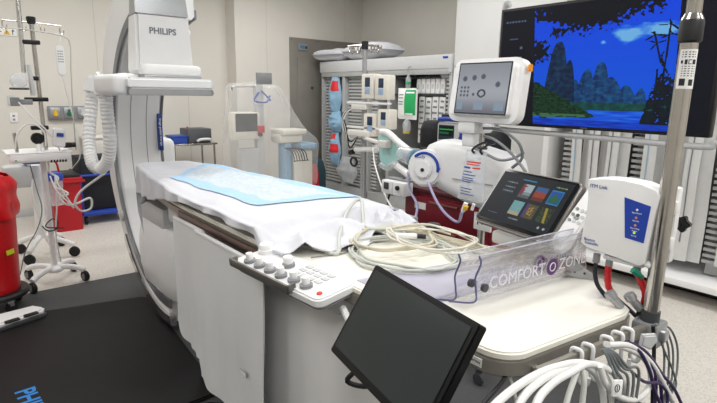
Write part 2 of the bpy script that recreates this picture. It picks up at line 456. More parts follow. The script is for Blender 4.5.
# vinyl curtains hung from the rail
def apron(y0, y1, zb, x, label, ph):
    W = y1-y0
    def f(u, v):
        y = y0+W*u
        r = .10; zz = zb
        du = min(u, 1-u)*W
        if du < r: zz = zb+r-math.sqrt(max(0, r*r-(r-du)**2))
        z = .968+(zz-.968)*v
        xx = x-.012*sin(u*7+ph)*v-.012*nz(u*3, v*2, ph)*v-.004*sin(u*23+ph)*v
        return (xx, y, z)
    t = thing('vinyl_curtain', label, 'curtain', (x, (y0+y1)/2, zb), 'curtains on the table rail')
    part(MB().grid(f, 36, 30, .006), 'curtain_sheet', APRON, t, sharp=60)
    b = MB().bb((x-.006, y0+.02, .955), (x+.012, y1-.02, .972), .004); part(b, 'hanging_clip', WHITE, t)
    return t
a1 = apron(2.19, 2.59, .29, .89, 'pale vinyl curtain hanging from the table rail nearest the scanner arm', 0)
a2 = apron(1.61, 2.27, .2, .872, 'wide pale vinyl curtain hanging from the table rail just below the knob panel', 2)
b = MB(); fm = FX((.862, 1.78, .46))
b.m(INKG); b.box((0, 0, 0), (.05, .022, .001), 0, fm); b.m(PAPER); b.box((0, 0, .001), (.046, .018, .001), 0, fm)
part(b, 'care_tag', PAPER, a2)

# control module with knobs, clipped to the table's operator side
cm = thing('control_module', 'white table control module with six knobs and a steel guard rail', 'control panel', (.85, 1.38, .98))
tilt = frame((.862, 1.395, 1.02), (.06, -1, -.0), (1, .06, .12))
b = MB().prism(rrect(.50, .17, .03), .03, tilt @ Matrix.Translation((0, 0, -.03)), .006, 3); part(b, 'panel_body', WHITE, cm)
b = MB().prism(rrect(.48, .15, .03), .012, tilt @ Matrix.Translation((0, 0, -.043)), .004); part(b, 'panel_base', GREY, cm)
for i in range(6):
    u = -.175+.064*i; v = -.052+(.006 if i > 3 else 0)
    b = MB().m(GREY); b.lathe([(.021, 0), (.021, .01), (.013, .012)], (u, v, 0), 20, tilt)
    b.m(WHITE); b.lathe([(.012, .01), (.0135, .03), (.012, .034)], (u, v, 0), 20, tilt)
    part(b, 'knob', WHITE, cm)
b = MB().m(WHITE); b.lathe([(.031, 0), (.031, .014), (.026, .016), (.026, .03), (.023, .034)], (-.205, .038, 0), 28, tilt); part(b, 'large_knob', WHITE, cm)
b = MB().m(GREY); b.lathe([(.022, 0), (.022, .012), (.015, .014)], (-.03, .012, 0), 20, tilt); b.m(WHITE); b.lathe([(.016, .012), (.018, .034), (.015, .038)], (-.03, .012, 0), 20, tilt)
part(b, 'selector_knob', WHITE, cm)
for i in range(3):
    b = MB()
    for j in range(4): b.box((.035+.038*j, -.002+.027*i, .0015), (.028, .018, .003), .001, tilt)
    part(b, 'key_row', PALE, cm)
b = MB().cyl((.215, -.05, 0), (.215, -.05, .004), .009, n=14); b.bm.transform(tilt); part(b, 'emergency_mark', INKR, cm, label='small red stop mark')
b = MB()
for z in (0, ): b.box((-.055, -.098, .002), (.36, .010, .03), .004, tilt)
for u in (-.23, .12): b.box((u, -.086, .002), (.010, .034, .03), .004, tilt)
part(b, 'guard_rail', mat('grey_guard_metal', (118, 115, 110), .4, .5), cm)
b = MB().bb((.88, 1.2, .957), (.918, 1.55, .98), .005); part(b, 'rail_clamp', GREY, cm)
b = MB().tube([(.9, 1.16, .955), (.88, 1.08, .93), (.93, 1.0, .9), (.95, 1.05, .88)], .011, 8); part(b, 'cord', CABLEW, cm)

# ------------------------------------------------------------------ touch monitor on the rail, nearest the lens
mo = thing('touch_monitor', 'black tilted touch monitor with dark glossy screen clamped to the table, nearest thing', 'monitor', (.69, .70, .80))
xm = Vector((-.218, -.976, .023)); ym = Vector((.517, -.095, .851))
fm = frame((.669, .694, 1.112), xm, ym)
b = MB().prism(rrect(.38, .228, .006), .022, fm @ Matrix.Translation((0, 0, -.024)), .003); part(b, 'housing', mat('monitor_black', (10, 10, 12), .4, spec=.3), mo)
b = MB().prism(rrect(.352, .198, .002), .0018, fm @ Matrix.Translation((0, .003, -.0015))); part(b, 'screen', GLASSD, mo)
b = MB().prism(rrect(.2, .14, .02), .028, fm @ Matrix.Translation((.02, 0, -.05)), .006); part(b, 'rear_cover', BLACK, mo)
b = MB(); h = fm @ Vector((.03, -.02, -.05))
b.tube([h, h+Vector((.03, 0, -.03)), (.76, .73, .95), (.775, .75, .86)], .017, 10); part(b, 'support_arm', BLACK, mo)
b = MB().bb((.745, .715, .785), (.815, .785, .86), .01); b.cyl((.78, .75, .86), (.78, .75, .94), .012)
b.bb((.75, .735, .93), (.935, .77, .957), .005); part(b, 'rail_bracket', WARMW, mo)
b = MB().bb((.74, .69, .80), (.82, .718, .82), .004); part(b, 'clamp_plate', STEEL, mo)
kn = MB(); kn.cyl((.86, .735, .935), (.86, .71, .935), .02, n=12, bev=.004); part(kn, 'clamp_knob', BLACK, mo)
b = MB(); q = fm @ Vector((-.11, -.11, -.04)); b.tube([q, q+Vector((-.015, .02, -.035)), q+Vector((.03, .0, -.055)), q+Vector((.05, -.02, -.02)), q+Vector((.09, -.05, -.06)), q+Vector((.12, -.06, -.2)), q+Vector((.15, -.02, -.6))], .006, 8)
part(b, 'cable', BLACK, mo)

# ------------------------------------------------------------------ cables lying on the tabletop
def coil(c, rx, ry, n, r, wob, sd, z0=1.024, dz=.005, drift=(0, 0)):
    rd = random.Random(sd); P = []
    for k in range(n*10+4):
        a = 2*pi*k/10; t = k/(n*10)
        f = 1+wob*(rd.random()-.5)
        P.append((c[0]+rx*f*cos(a)+drift[0]*t, c[1]+ry*f*sin(a)+drift[1]*t, z0+r+dz*(k//10)+.003*rd.random()))
    return P
b = MB().tube(coil((1.26, 1.27), .17, .20, 4, .005, .3, 3), .005, 8, 4); b.tube([(1.36, 1.44, 1.034), (1.45, 1.3, 1.03), (1.5, 1.12, 1.03), (1.53, .95, 1.03)], .005, 8)
single(b, 'coiled_cable', CABLEG, 'pale grey cable coiled in wide loops on the cream tabletop', 'cable', (1.3, 1.3, 1.022))
b = MB().tube(coil((1.32, 1.38), .17, .15, 3, .0045, .3, 8, 1.045, .006), .0045, 8, 4); b.tube([(1.5, 1.42, 1.066), (1.52, 1.2, 1.03), (1.545, 1.0, 1.028)], .0045, 8)
single(b, 'coiled_cable', CABLEC, 'cream cable tangled over the grey coil on the tabletop', 'cable', (1.34, 1.4, 1.045))
b = MB().tube([(1.02, 1.66, 1.027), (1.05, 1.5, 1.03), (1.075, 1.42, 1.032), (1.16, 1.52, 1.06), (1.30, 1.66, 1.10), (1.40, 1.72, 1.135), (1.42, 1.70, 1.135), (1.36, 1.62, 1.10), (1.3, 1.52, 1.07), (1.38, 1.45, 1.07)], .008, 10)
b2 = MB().tube(coil((1.37, 1.24), .13, .17, 3, .004, .35, 21, 1.07, .005), .004, 8, 4); b2.tube([(1.50, 1.24, 1.085), (1.55, 1.05, 1.03), (1.565, .9, 1.03)], .004, 8)
single(b2, 'coiled_cable', mat('light_cream_cable', (222, 218, 204), .5), 'thin light cream cable lying uppermost on the tangle near the far table edge', 'cable', (1.37, 1.24, 1.066))
single(b, 'looped_cable', CABLEG, 'thick pale grey cable bent into a raised loop against the white sheet', 'cable', (1.1, 1.45, 1.024))
b = MB().tube([(.98, 1.45, 1.026), (1.1, 1.42, 1.026), (1.2, 1.46, 1.03), (1.28, 1.5, 1.03)], .002, 6)
single(b, 'thin_wire', CABLED, 'thin dark wire trailing across the tabletop beside the knob panel', 'wire', (1.1, 1.44, 1.024))
b = MB().m(WHITE); b.tube([(1.30, 1.36, 1.075), (1.36, 1.30, 1.075)], .011, 10, 1); b.m(BLACK); b.cyl((1.362, 1.298, 1.075), (1.385, 1.275, 1.075), .009)
single(b, 'cable_connector', WHITE, 'white cable connector with black tip lying on the coiled cables', 'connector', (1.33, 1.33, 1.06))
b = MB()
for k in range(3): b.tube([(1.40+.03*k, 1.62-.02*k, 1.036), (1.50+.02*k, 1.42, 1.034), (1.545, 1.15+.03*k, 1.03+.006*k), (1.565, .88, 1.034+.008*k)], .0045, 8)
single(b, 'cable_bundle', CABLEC, 'bundle of cream leads along the far edge of the tabletop', 'cable', (1.5, 1.3, 1.024))

# ------------------------------------------------------------------ clear acrylic shield across the table
ac = thing('acrylic_shield', 'clear acrylic shield standing across the table foot with COMFORT ZONE lettering', 'shield', (1.3, .79, 1.022))
def shield(dy, x0, x1, nm):
    prof = [(.885, 1.026), (.80, 1.052), (.795, 1.085), (.80, 1.12), (.785, 1.165), (.792, 1.185)]
    pp = catmull([(0, y+dy, z) for y, z in prof], 5)
    def f(u, v):
        i = min(len(pp)-1, int(round(v*(len(pp)-1)))); p = pp[i]
        return (x0+(x1-x0)*u, p.y-.05*u, p.z)
    part(MB().grid(f, 6, len(pp)-1, .004), nm, ACRYL, ac)
    for u in (0, ):
        b = MB().tube([f(u, k/(len(pp)-1)) for k in range(len(pp))], .0026, 6, 1); part(b, 'cut_edge', ACRYLEDGE, ac)
    b = MB().tube([f(u/4, 1) for u in range(5)], .0022, 6, 1); part(b, 'top_edge', mat('acrylic_pale_edge', (206, 208, 224), .15, trans=.3), ac)
shield(0, 1.07, 1.57, 'clear_sheet'); shield(.045, 1.04, 1.57, 'clear_sheet')
for dy, op in ((0, 1), (.045, .8)):
    fm = frame((1.33, .766+dy, 1.10), (1, -.1, 0), (0, 0, 1))
    for wd, px in (('COMFORT', -.10), ('ZONE', .155)):
        b = MB(); textmesh(b, wd, .05, fm @ Matrix.Translation((px, 0, .004)), .0006); part(b, 'lettering', mat('etched_white', (232, 232, 238), .6, alpha=.75), ac)
    b = MB().cyl((.055, .0, .003), (.055, 0, .0045), .026, n=28); b.bm.transform(fm); em = part(b, 'emblem', PURPLE, ac, label='round purple emblem')
    b = MB().tube([fm @ Vector((.055+.013*cos(2*pi*k/14), .013*sin(2*pi*k/14), .0052)) for k in range(14)], .0016, 6, 1, closed=True); part(b, 'emblem_ring', WHITEINK, em)
for y in (.795, .84): part(MB().cyl((1.10, y, 1.09), (1.10, y-.01, 1.09), .012, n=18), 'fixing_disc', DGREY, ac)
b = MB().prism([(0, 0), (.1, 0), (.1, .012), (.03, .055), (0, .055)], .006, frame((1.545, .80, 1.023), (.45, -.9, 0), (0, 0, 1)), .001)
b.m(TRACK); part(b, 'corner_bracket', TRACK, ac)
for s in (.03, .06):
    b = MB().cyl(frame((1.545, .80, 1.023), (.45, -.9, 0), (0, 0, 1)) @ Vector((s, .02, .005)), frame((1.545, .80, 1.023), (.45, -.9, 0), (0, 0, 1)) @ Vector((s, .02, .009)), .004, n=10); part(b, 'screw', DGREY, ac)
def flat_f(u, v): return (.97+.53*u, .90+(.28-.12*u)*v, 1.026+.004*sin(u*3)*v)
part(MB().grid(flat_f, 8, 4, .003), 'base_sheet', mat('lilac_clear_sheet', (206, 204, 222), .08, alpha=.5), ac)

# ------------------------------------------------------------------ steel pole at the table corner
po = thing('accessory_pole', 'tall steel pole with black collar rising from the near right table corner', 'pole', (1.463, .5, .93))
b = MB().cyl((1.463, .5, .95), (1.463, .5, 1.79), .0205, n=28); part(b, 'lower_tube', STEEL, po)
b = MB().cyl((1.463, .5, 1.78), (1.463, .5, 2.5), .0175, n=28); part(b, 'upper_tube', STEEL, po)
b = MB().lathe([(.0205, 1.735), (.027, 1.74), (.027, 1.785), (.025, 1.79)], (1.463, .5, 0)); b.m(STEEL); b.lathe([(.0255, 1.79), (.018, 1.805)], (1.463, .5, 0))
b.mats = [BLACK, STEEL]
for f in b.bm.faces: f.material_index = 1 if f.calc_center_median().z > 1.792 else 0
part(b, 'collar', BLACK, po)
# wrapped paper label
def lab(u, v):
    a = R(150)+R(130)*u; return (1.463+.0211*cos(a), .5+.0211*sin(a), 1.72-.095*v)
lb = part(MB().grid(lab, 14, 2), 'label', PAPER, po, label='white paper label')
b = MB()
def onlab(u0, u1, v0, v1):
    def f(u, v):
        a = R(150)+R(130)*(u0+(u1-u0)*u); return (1.463+.02135*cos(a), .5+.02135*sin(a), 1.72-.095*(v0+(v1-v0)*v))
    b.grid(f, 4, 1)
for v in (.06, .12, .18): onlab(.15, .8, v, v+.025)
for v in (.42, .48, .54, .6, .66): onlab(.2, .85, v, v+.02)
onlab(.12, .22, .28, .36); onlab(.3, .42, .26, .38); onlab(.46, .5, .26, .38); onlab(.5, .62, .26, .28); onlab(.5, .62, .36, .38); onlab(.66, .84, .26, .38)
onlab(.15, .42, .74, .92); onlab(.58, .82, .76, .92)
part(b, 'label_print', INK, lb)
b = MB().bb((1.43, .465, .93), (1.505, .535, 1.0), .008); b.bb((1.445, .45, .955), (1.475, .47, .985), .004); part(b, 'corner_clamp', TRACK, po)
b = MB(); b.prism([(0, 0), (.036, .0), (.043, -.018), (.026, -.042), (-.003, -.028)], .015, frame((1.295, 0.460, 1.028), (.85, -.5, 0), (0, 0, 1)), .004); part(b, 'clamp_lever', PALE, po)
b = MB().cyl((1.48, .5, 1.255), (1.60, .5, 1.255), .006); part(b, 'knob_shaft', STEEL, po)
b = MB(); out = []
for k in range(40):
    a = 2*pi*k/40; out.append(((.021+.0035*cos(5*a))*cos(a), (.021+.0035*cos(5*a))*sin(a)))
b.prism(out, .026, frame((1.585, .5, 1.255), (0, -1, 0), (0, 0, 1)) @ Matrix.Translation((0, 0, -.026)), .005); part(b, 'black_hand_knob', BLACK, po)
b = MB().bb((1.50, .485, 1.16), (1.53, .515, 1.37), .006); b.bb((1.48, .48, 1.2), (1.505, .52, 1.235), .004); b.bb((1.48, .48, 1.30), (1.505, .52, 1.335), .004); part(b, 'mounting_plate', WHITE, po)
b = MB().cyl((1.463, .5, 1.0), (1.463, .5, 1.03), .024, n=24); part(b, 'foot_ring', DGREY, po)

# ------------------------------------------------------------------ white interface box clamped to the pole
bx = thing('interface_box', 'white interface box with blue status panel clamped to the steel pole', 'box', (1.485, .615, 1.155))
fm = FX((1.44, .607, 1.266))
def boxring(dz, k, w=.19):
    # outline seen from the front: nearly square with bowed sides
    out = []
    for px, py in ((-.098, .103), (-.05, .112), (0, .114), (.05, .110), (.088, .098), (.098, .085), (.093, .04), (.089, -.01), (.086, -.06), (.084, -.105), (.07, -.116), (.02, -.109), (-.03, -.104), (-.08, -.099), (-.1, -.088), (-.098, -.05), (-.092, 0), (-.093, .05), (-.098, .09)):
        out.append(fm @ Vector((px*k, py*k, dz)))
    return out
b = MB().loft([boxring(-.075, .94), boxring(-.07, 1), boxring(-.006, 1), boxring(-.001, .985), boxring(0, .96)])
part(b, 'casing', WHITE, bx, sharp=50)
b = MB().prism([(-.002, .062), (.068, .048), (.062, -.055), (.012, -.05)], .0012, fm @ Matrix.Translation((.012, .006, 0)), 0)
pn = part(b, 'status_panel', BLUE, bx, label='blue status panel')
b = MB().m(WHITEINK)
for i, (y, s) in enumerate(((.033, 'Signal Input'), (.011, 'Standby'), (-.010, 'Recording'), (-.031, 'Ready'))):
    b.m(MATS.get('lamp_green') or mat('lamp_green', (170, 230, 60), .4, emit=(170, 240, 60), estr=1.2)) if i == 3 else b.m(ORANGE if i else PAPER)
    b.cyl(fm @ Vector((.047, y+.006, .001)), fm @ Vector((.047, y+.006, .0022)), .0032, n=12)
    b.m(WHITEINK)
    for q in range(2 if i == 2 else 1): textmesh(b, s if not q else 'Active', .0056, fm @ Matrix.Translation((.047, y-.003-.007*q, .0016)), .0002)
part(b, 'status_lamp', WHITEINK, pn)
text('model_lettering', 'ITM Link', .014, fm @ Matrix.Translation((-.064, .086, .0008)), INKB, bx)
text('maker_lettering', 'Boston', .0115, fm @ Matrix.Translation((-.073, -.073, .0008)), INKB, bx)
text('maker_lettering', 'Scientific', .0115, fm @ Matrix.Translation((-.066, -.083, .0008)), INKB, bx)
def fp(x, y, z=0): return fm @ Vector((x, y, z))
b = MB().box((0, 0, 0), (.11, .014, .05), .005, fm @ Matrix.Translation((.02, -.117, -.035))); part(b, 'port_strip', PALE, bx)
b = MB().ell((0, 0, 0), (.018, .011, .016), fm @ Matrix.Translation((.09, -.108, -.02))); part(b, 'corner_bumper', WHITE, bx)
# plugs and cables under the box
def plug(x, sleeve, label, nm, pts, rs, cat='cable'):
    t = thing(nm, label, cat, fp(x, -.28, -.03))
    b = MB().cyl(fp(x, -.118, -.03), fp(x, -.145, -.028), .010); part(b, 'connector', GREY, t)
    P = [fp(x, -.14, -.028)]+[Vector(p) for p in pts]
    if sleeve is not None:
        def rf(q): return 1+.08*sin(q*60)
        b = MB(); cp = catmull(P, 6); n = int(len(cp)*.55)
        b.tube(cp[:n], rs*1.55, 10, 1, rf=rf); part(b, 'sleeve', sleeve, t, label='red protective sleeve')
    part(MB().tube(P, rs, 8), 'cord', CABLEN, t)
plug(-.022, RED, 'cable with red sleeve from the middle port of the white interface box', 'sleeved_cable', [fp(-.022, -.17, -.028), fp(-.015, -.21, -.03), fp(.01, -.235, -.03), fp(.045, -.255, -.03), (1.46, .535, 1.0)], .006)
plug(.055, RED, 'cable with red sleeve from the right port of the white interface box', 'sleeved_cable', [fp(.07, -.165, -.028), fp(.085, -.2, -.03), fp(.08, -.235, -.035), fp(.075, -.255, -.03), (1.50, .545, .99)], .006)
plug(-.06, None, 'navy cable from the left port of the white interface box', 'navy_cable', [fp(-.06, -.17, -.028), fp(-.05, -.21, -.03), fp(-.02, -.24, -.03), fp(.02, -.265, -.03), (1.455, .56, .99)], .0065)
b = MB().cyl((1.448, .538, 1.125), (1.436, .55, 1.138), .009); b.cyl((1.455, .53, 1.118), (1.448, .538, 1.125), .006)
single(b, 'green_plug', mat('green_plastic', (24, 122, 96), .4), 'small green plug at the bottom right of the white interface box', 'plug', (1.445, .54, 1.118))
for i, (x, y, l) in enumerate(((1.40, .585, 'grey cable clamp on the cream pad left of the pole foot'), (1.43, .545, 'grey cable clamp touching the pole foot on the pad'))):
    b = MB().cyl((x+.03, y-.02, 1.024), (x+.015, y+.0, 1.05), .012, n=14, bev=.002); b.cyl((x+.015, y, 1.05), (x+.01, y+.01, 1.065), .016, n=14, bev=.002)
    single(b, 'cable_clamp', TRACK, l, 'clamp', (x+.03, y-.02, 1.024), 'cable clamps by the pole')

# ------------------------------------------------------------------ touch tablet on the far rail
ta = thing('control_tablet', 'tilted control tablet showing a menu of six pictures behind the acrylic shield', 'tablet', (1.62, 1.0, 1.0))
xm = Vector((-.162, -.987, -.015)); ym = Vector((.603, -.111, .79)); fm = frame((1.601, 1.005, 1.231), xm, ym)
b = MB().prism(rrect(.36, .245, .022), .034, fm @ Matrix.Translation((0, 0, -.036)), .008, 3); part(b, 'casing', mat('taupe_grey_metal', (128, 124, 120), .35, .5), ta)
b = MB().prism(rrect(.342, .227, .016), .003, fm @ Matrix.Translation((0, 0, -.0035))); part(b, 'front_glass', mat('black_glass', (12, 14, 18), .08), ta)
def tabpic(u, v):
    c = (14, 24, 32)
    g = .5+.5*nz(u*40, v*40)
    if .36 < u < .96 and .16 < v < .86:
        k = (u-.36)/.2; col = int(k); fu = (k-col)
        r = (v-.17)/.36; row = int(max(0, r)); fv = r-row
        if .06 < fu < .84 and 0 < fv < .78 and row < 2 and col < 3:
            fu = (fu-.06)/.78; fv = fv/.78
            if (row, col) == (0, 0):
                c = (196, 214, 222) if fv < .55 else (150, 170, 176)
                if fu+.3*nz(fv*9, 1) < .34: c = (150, 52, 62)
                if fv > .8: c = (96, 108, 112)
            elif (row, col) == (0, 1):
                c = (66, 108, 170) if fv < .35+.1*nz(fu*5, 2) else (168+int(30*g), 72, 36)
                if fv > .75: c = (120, 44, 28)
            elif (row, col) == (0, 2):
                c = (28, 96, 190) if fv < .5 else (24, 110, 120)
                if abs(fu-.5)+abs(fv-.55) < .3+.15*nz(fu*9, fv*9): c = (40, 120, 70)
                if fv < .08 or fv > .92 or fu < .06 or fu > .94: c = (40, 150, 220)
            elif (row, col) == (1, 0):
                c = (120, 196, 208) if g > .35 else (206, 200, 120)
                if fv > .75: c = (206, 196, 160)
            elif (row, col) == (1, 1):
                c = (120, 96, 52) if g > .5 else (70, 90, 40)
                if abs(fu-.5) < .2 and abs(fv-.45) < .3 and g > .45: c = (196, 150, 90)
                if fu < .2: c = (96, 60, 130)
            else:
                c = (60, 84, 30) if g > .5 else (26, 40, 22)
                if abs(fu-.55-.3*(fv-.5)) < .1: c = (190, 166, 50)
    if .33 < u < .52 and .085 < v < .11: c = (40, 150, 200)
    if .80 < u < .94 and .10 < v < .125 and int(u*160) % 3: c = (150, 190, 130)
    for vv in (.2, .29, .38):
        if abs(v-vv) < .012 and .13 < u < .29 and int(u*150) % 3: c = (150, 165, 175)
    if abs(v-.38) < .035 and .12 < u < .30 and not abs(v-.38) < .012: c = (30, 58, 72)
    if abs(v-.88) < .012 and .42 < u < .56 and int(u*150) % 3: c = (170, 180, 186)
    if abs(v-.86) < .01 and .10 < u < .24 and int(u*150) % 3: c = (120, 140, 150)
    if (u-.86)**2*2.3+(v-.90)**2 < .0005 or (u-.93)**2*2.3+(v-.90)**2 < .0005: c = (200, 205, 210)
    return c
picture('screen', .32, .205, 128, 82, tabpic, fm @ Matrix.Translation((-.004, .002, .0004)), screen_mat('tablet_picture', .9), ta)
b = MB().bb((1.59, .93, 1.05), (1.70, 1.13, 1.10), .012); b.bb((1.62, .98, .96), (1.66, 1.06, 1.1), .008); b.bb((1.58, .97, .955), (1.66, 1.07, .99), .004); part(b, 'mounting_bracket', WHITE, ta)
b = MB().tube([(1.66, 1.03, 1.08), (1.69, 1.02, 1.15), fm @ Vector((0, -.02, -.03))], .022, 10); part(b, 'tilt_arm', WHITE, ta)
rm = thing('hand_control', 'white hand control with grey round keys docked at the right of the tablet', 'remote', fm @ Vector((.2, -.08, -.02)))
hm = fm @ Matrix.Translation((.213, -.005, -.012)) @ Matrix.Rotation(R(-4), 4, 'Z') @ Matrix.Rotation(R(12), 4, 'Y')
out = [(.028, .115), (.012, .128), (-.012, .128), (-.026, .115), (-.028, .03), (-.030, -.05), (-.036, -.09), (-.026, -.12), (0, -.132), (.024, -.122), (.034, -.095), (.030, -.05), (.028, .03)]
b = MB().prism(out, .024, hm @ Matrix.Translation((0, 0, -.024)), .006, 3); part(b, 'shell', WHITE, rm)
b = MB().prism([(x*1.06, y*1.02) for x, y in out], .02, hm @ Matrix.Translation((0, 0, -.04)), .004); part(b, 'shade_rim', GREY, rm)  # grey rim standing in for the shade that sets off the white shell
for (x, y, w, h) in ((0, .10, .016, .008), (-.012, .075, .018, .010), (.012, .075, .018, .010), (-.012, .055, .018, .010), (.012, .055, .018, .010)):
    b = MB().prism(rrect(w, h, .004), .003, hm, .001); part(b, 'key', PALE, rm)
for i, (x, y) in enumerate(((-.014, .03), (.004, .03), (.018, .032), (-.016, .008), (0, .010), (.016, .010), (-.016, -.014), (0, -.012), (.016, -.012))):
    b = MB().cyl(hm @ Vector((x, y, 0)), hm @ Vector((x, y, .003)), .0055, n=14); part(b, 'round_key', DGREY if i == 4 else GREY if i % 3 == 0 else PALE, rm)

# ------------------------------------------------------------------ hooks and cables on the foot rail
def rail_y(x): return .552+(x-.985)/(1.425-.985)*(.498-.552)
hk = None
HX = [1.128, 1.172, 1.250, 1.298, 1.342]
for i, x in enumerate(HX):
    y = rail_y(x); lb = 'white plastic cable hook on the steel foot rail, %s from its left end' % ordinal(i)
    if hk is None:
        hk = thing('cable_hook', lb, 'hook', (x, y, .93), 'white hooks on the foot rail')
        b = MB().tube([(x, y+.012, .985), (x, y+.011, 1.004), (x, y, 1.008), (x, y-.014, 1.004), (x, y-.015, .97), (x, y-.015, .935)], .0052, 8, 3); part(b, 'hook_strap', WHITE, hk)
        b = MB().tube([(x, y-.015, .937), (x, y-.02, .927), (x, y-.03, .926), (x, y-.036, .935), (x, y-.036, .948)], .0055, 8, 3); part(b, 'hook_tip', WHITE, hk)
    else: dup(hk, (x, y, .93), lb)
def cab(pts, r, m, nm, label, grp=None):
    b = MB().tube(pts, r, 10, 6); zmin = min(p[2] for p in pts)
    c = pts[len(pts)//2]
    single(b, nm, m, label, 'cable', (c[0], c[1], zmin-r), grp)
G = 'cables hung on the foot rail'
cab([(0.548, 0.400, 1.100), (0.649, 0.430, 1.108), (0.774, 0.445, 1.103), (0.899, 0.455, 1.079), (1.012, 0.460, 1.044), (1.105, 0.455, 0.987), (1.129, 0.440, 0.919), (1.114, 0.420, 0.807)], .0075, CABLEW, 'white_cable', 'thick white cable arching widest and lowest left over the second rail hook', G)
cab([(0.641, 0.400, 1.047), (0.715, 0.425, 1.090), (0.818, 0.440, 1.090), (0.941, 0.455, 1.060), (1.012, 0.455, 1.039), (1.078, 0.450, 0.979), (1.093, 0.440, 0.908), (1.049, 0.420, 0.839)], .0075, CABLEW, 'white_cable', 'thick white cable in the middle of the arch below the second rail hook', G)
cab([(0.700, 0.390, 1.025), (0.741, 0.410, 1.081), (0.827, 0.430, 1.079), (0.931, 0.445, 1.059), (1.018, 0.450, 1.044), (1.122, 0.445, 0.990), (1.204, 0.440, 0.910), (1.235, 0.420, 0.749)], .0075, CABLEW, 'white_cable', 'thick white cable forming the innermost arch below the second rail hook', G)
cab([(0.845, 0.410, 0.943), (0.890, 0.430, 1.009), (0.943, 0.445, 1.037), (0.988, 0.457, 1.047), (0.977, 0.440, 1.027), (0.959, 0.430, 0.981), (0.920, 0.410, 0.907)], .006, CABLEG, 'grey_cable', 'pale grey cable hanging straight down in a narrow loop from the second rail hook', G)
cab([(1.113, 0.462, 1.055), (1.208, 0.450, 1.017), (1.310, 0.445, 0.956), (1.352, 0.440, 0.895), (1.303, 0.430, 0.877), (1.203, 0.420, 0.900), (1.107, 0.420, 0.948), (1.061, 0.430, 0.990), (1.044, 0.440, 1.035)], .007, CABLEW, 'white_cable', 'thick white cable curled in a round loop under the pole corner', G)
cab([(1.107, 0.455, 1.058), (1.212, 0.448, 1.024), (1.336, 0.442, 0.943), (1.425, 0.430, 0.850), (1.520, 0.420, 0.740), (1.577, 0.400, 0.597)], .007, CABLEW, 'white_cable', 'thick white cable falling right past the pole corner out of frame', G)
for i, (dx, e, l) in enumerate(((0, 600, 'leftmost'), (2, 612, 'second from left'), (4, 624, 'third from left'), (5, 634, 'fourth from left'), (7, 646, 'rightmost'))):
    cab([(1.090, 0.462, 1.053), (0, 0, 0), (0, 0, 0), (0, 0, 0)] if False else [Vector((1.091, 0.460, 1.051))+Vector((.003*i, -.002*i, 0)), Vector((1.097, 0.450, 1.036))+Vector((.006*i, -.003*i, 0)), Vector((1.109, 0.440, 0.997))+Vector((.012*i, -.003*i, .002)), Vector((1.125, 0.430, 0.946))+Vector((.02*i, -.003*i, .006*i)), Vector((1.103, 0.420, 0.813))+Vector((.026*i, 0, 0))], .0035, CABLED, 'grey_lead', 'thin slate grey lead in the fanned bundle on the third hook, %s' % l, G)
b = MB().box((0, 0, 0), (.032, .036, .006), .002, frame((1.070, 0.410, 0.987), (.95, -.2, -.25), (.3, .1, .95)))
b.m(INK); 
t = thing('cable_tag', 'white square tag with a small mark on the slate grey leads', 'tag', (1.074, 0.410, 0.971))
b.mats = []; part(b, 'tag_plate', PAPER, t)
fm = frame((1.059, 0.406, 0.993), (.95, -.2, -.25), (.3, .1, .95))
b = MB().tube([fm @ Vector((.008*cos(2*pi*k/12), .008*sin(2*pi*k/12), .001)) for k in range(12)], .001, 6, 1, closed=True); b.box((0, 0, .001), (.002, .01, .001), 0, fm); part(b, 'tag_mark', INK, t)
for i, (p, l) in enumerate(((((1.193, 0.455, 1.035), (1.268, 0.450, 1.000), (1.332, 0.440, 0.939), (1.365, 0.430, 0.873), (1.329, 0.410, 0.710)), 'left'), (((1.204, 0.455, 1.034), (1.295, 0.450, 0.986), (1.385, 0.445, 0.913), (1.408, 0.430, 0.842), (1.437, 0.410, 0.658)), 'middle'), (((1.216, 0.455, 1.031), (1.309, 0.445, 0.978), (1.430, 0.440, 0.876), (1.531, 0.430, 0.788), (1.663, 0.410, 0.618)), 'right'))):
    cab(list(p), .0045, CABLEP, 'purple_lead', 'dark purple lead draped from the last rail hook, %s strand of three' % l, G)
cab([(1.195, 0.430, 0.971), (1.271, 0.425, 0.919), (1.361, 0.420, 0.882), (1.406, 0.410, 0.823), (1.322, 0.400, 0.749)], .004, CABLEP, 'purple_lead', 'dark purple lead crossing sideways below the round white loop', G)
for i, (q, l) in enumerate(((0, 'innermost'), (7, 'second'), (13, 'third'), (20, 'outermost'))):
    w = q*.0045
    cab([(1.432, 0.475, 1.007), Vector((1.464, 0.470, 0.970))+Vector((w*.7, 0, 0)), Vector((1.484, 0.460, 0.914))+Vector((w, 0, 0)), Vector((1.475, 0.450, 0.861))+Vector((w*1.1, 0, 0)), Vector((1.451, 0.440, 0.814))+Vector((w, 0, 0)), Vector((1.389, 0.430, 0.760))+Vector((w*.5, 0, 0))], .003, CABLED, 'grey_lead', 'slate grey lead looping right of the steel pole foot, %s of four' % l, G)
cab([(1.211, 0.452, 1.023), (1.255, 0.440, 0.998), (1.310, 0.430, 0.930), (1.334, 0.420, 0.870), (1.396, 0.400, 0.774)], .0045, CABLEP, 'purple_lead', 'dark purple lead running inside the round white loop toward the floor', G)
cab([(1.444, 0.472, 0.987), (1.466, 0.455, 0.928), (1.518, 0.445, 0.860), (1.540, 0.435, 0.804), (1.475, 0.430, 0.785), (1.446, 0.420, 0.710)], .003, CABLED, 'grey_lead', 'slate grey lead crossing over the loops right of the steel pole foot', G)
cab([(1.405, 0.470, 1.011), (1.413, 0.462, 0.942), (1.401, 0.450, 0.864), (1.418, 0.440, 0.711)], .005, BLACK, 'black_cable', 'black cable hanging straight below the steel pole foot', G)
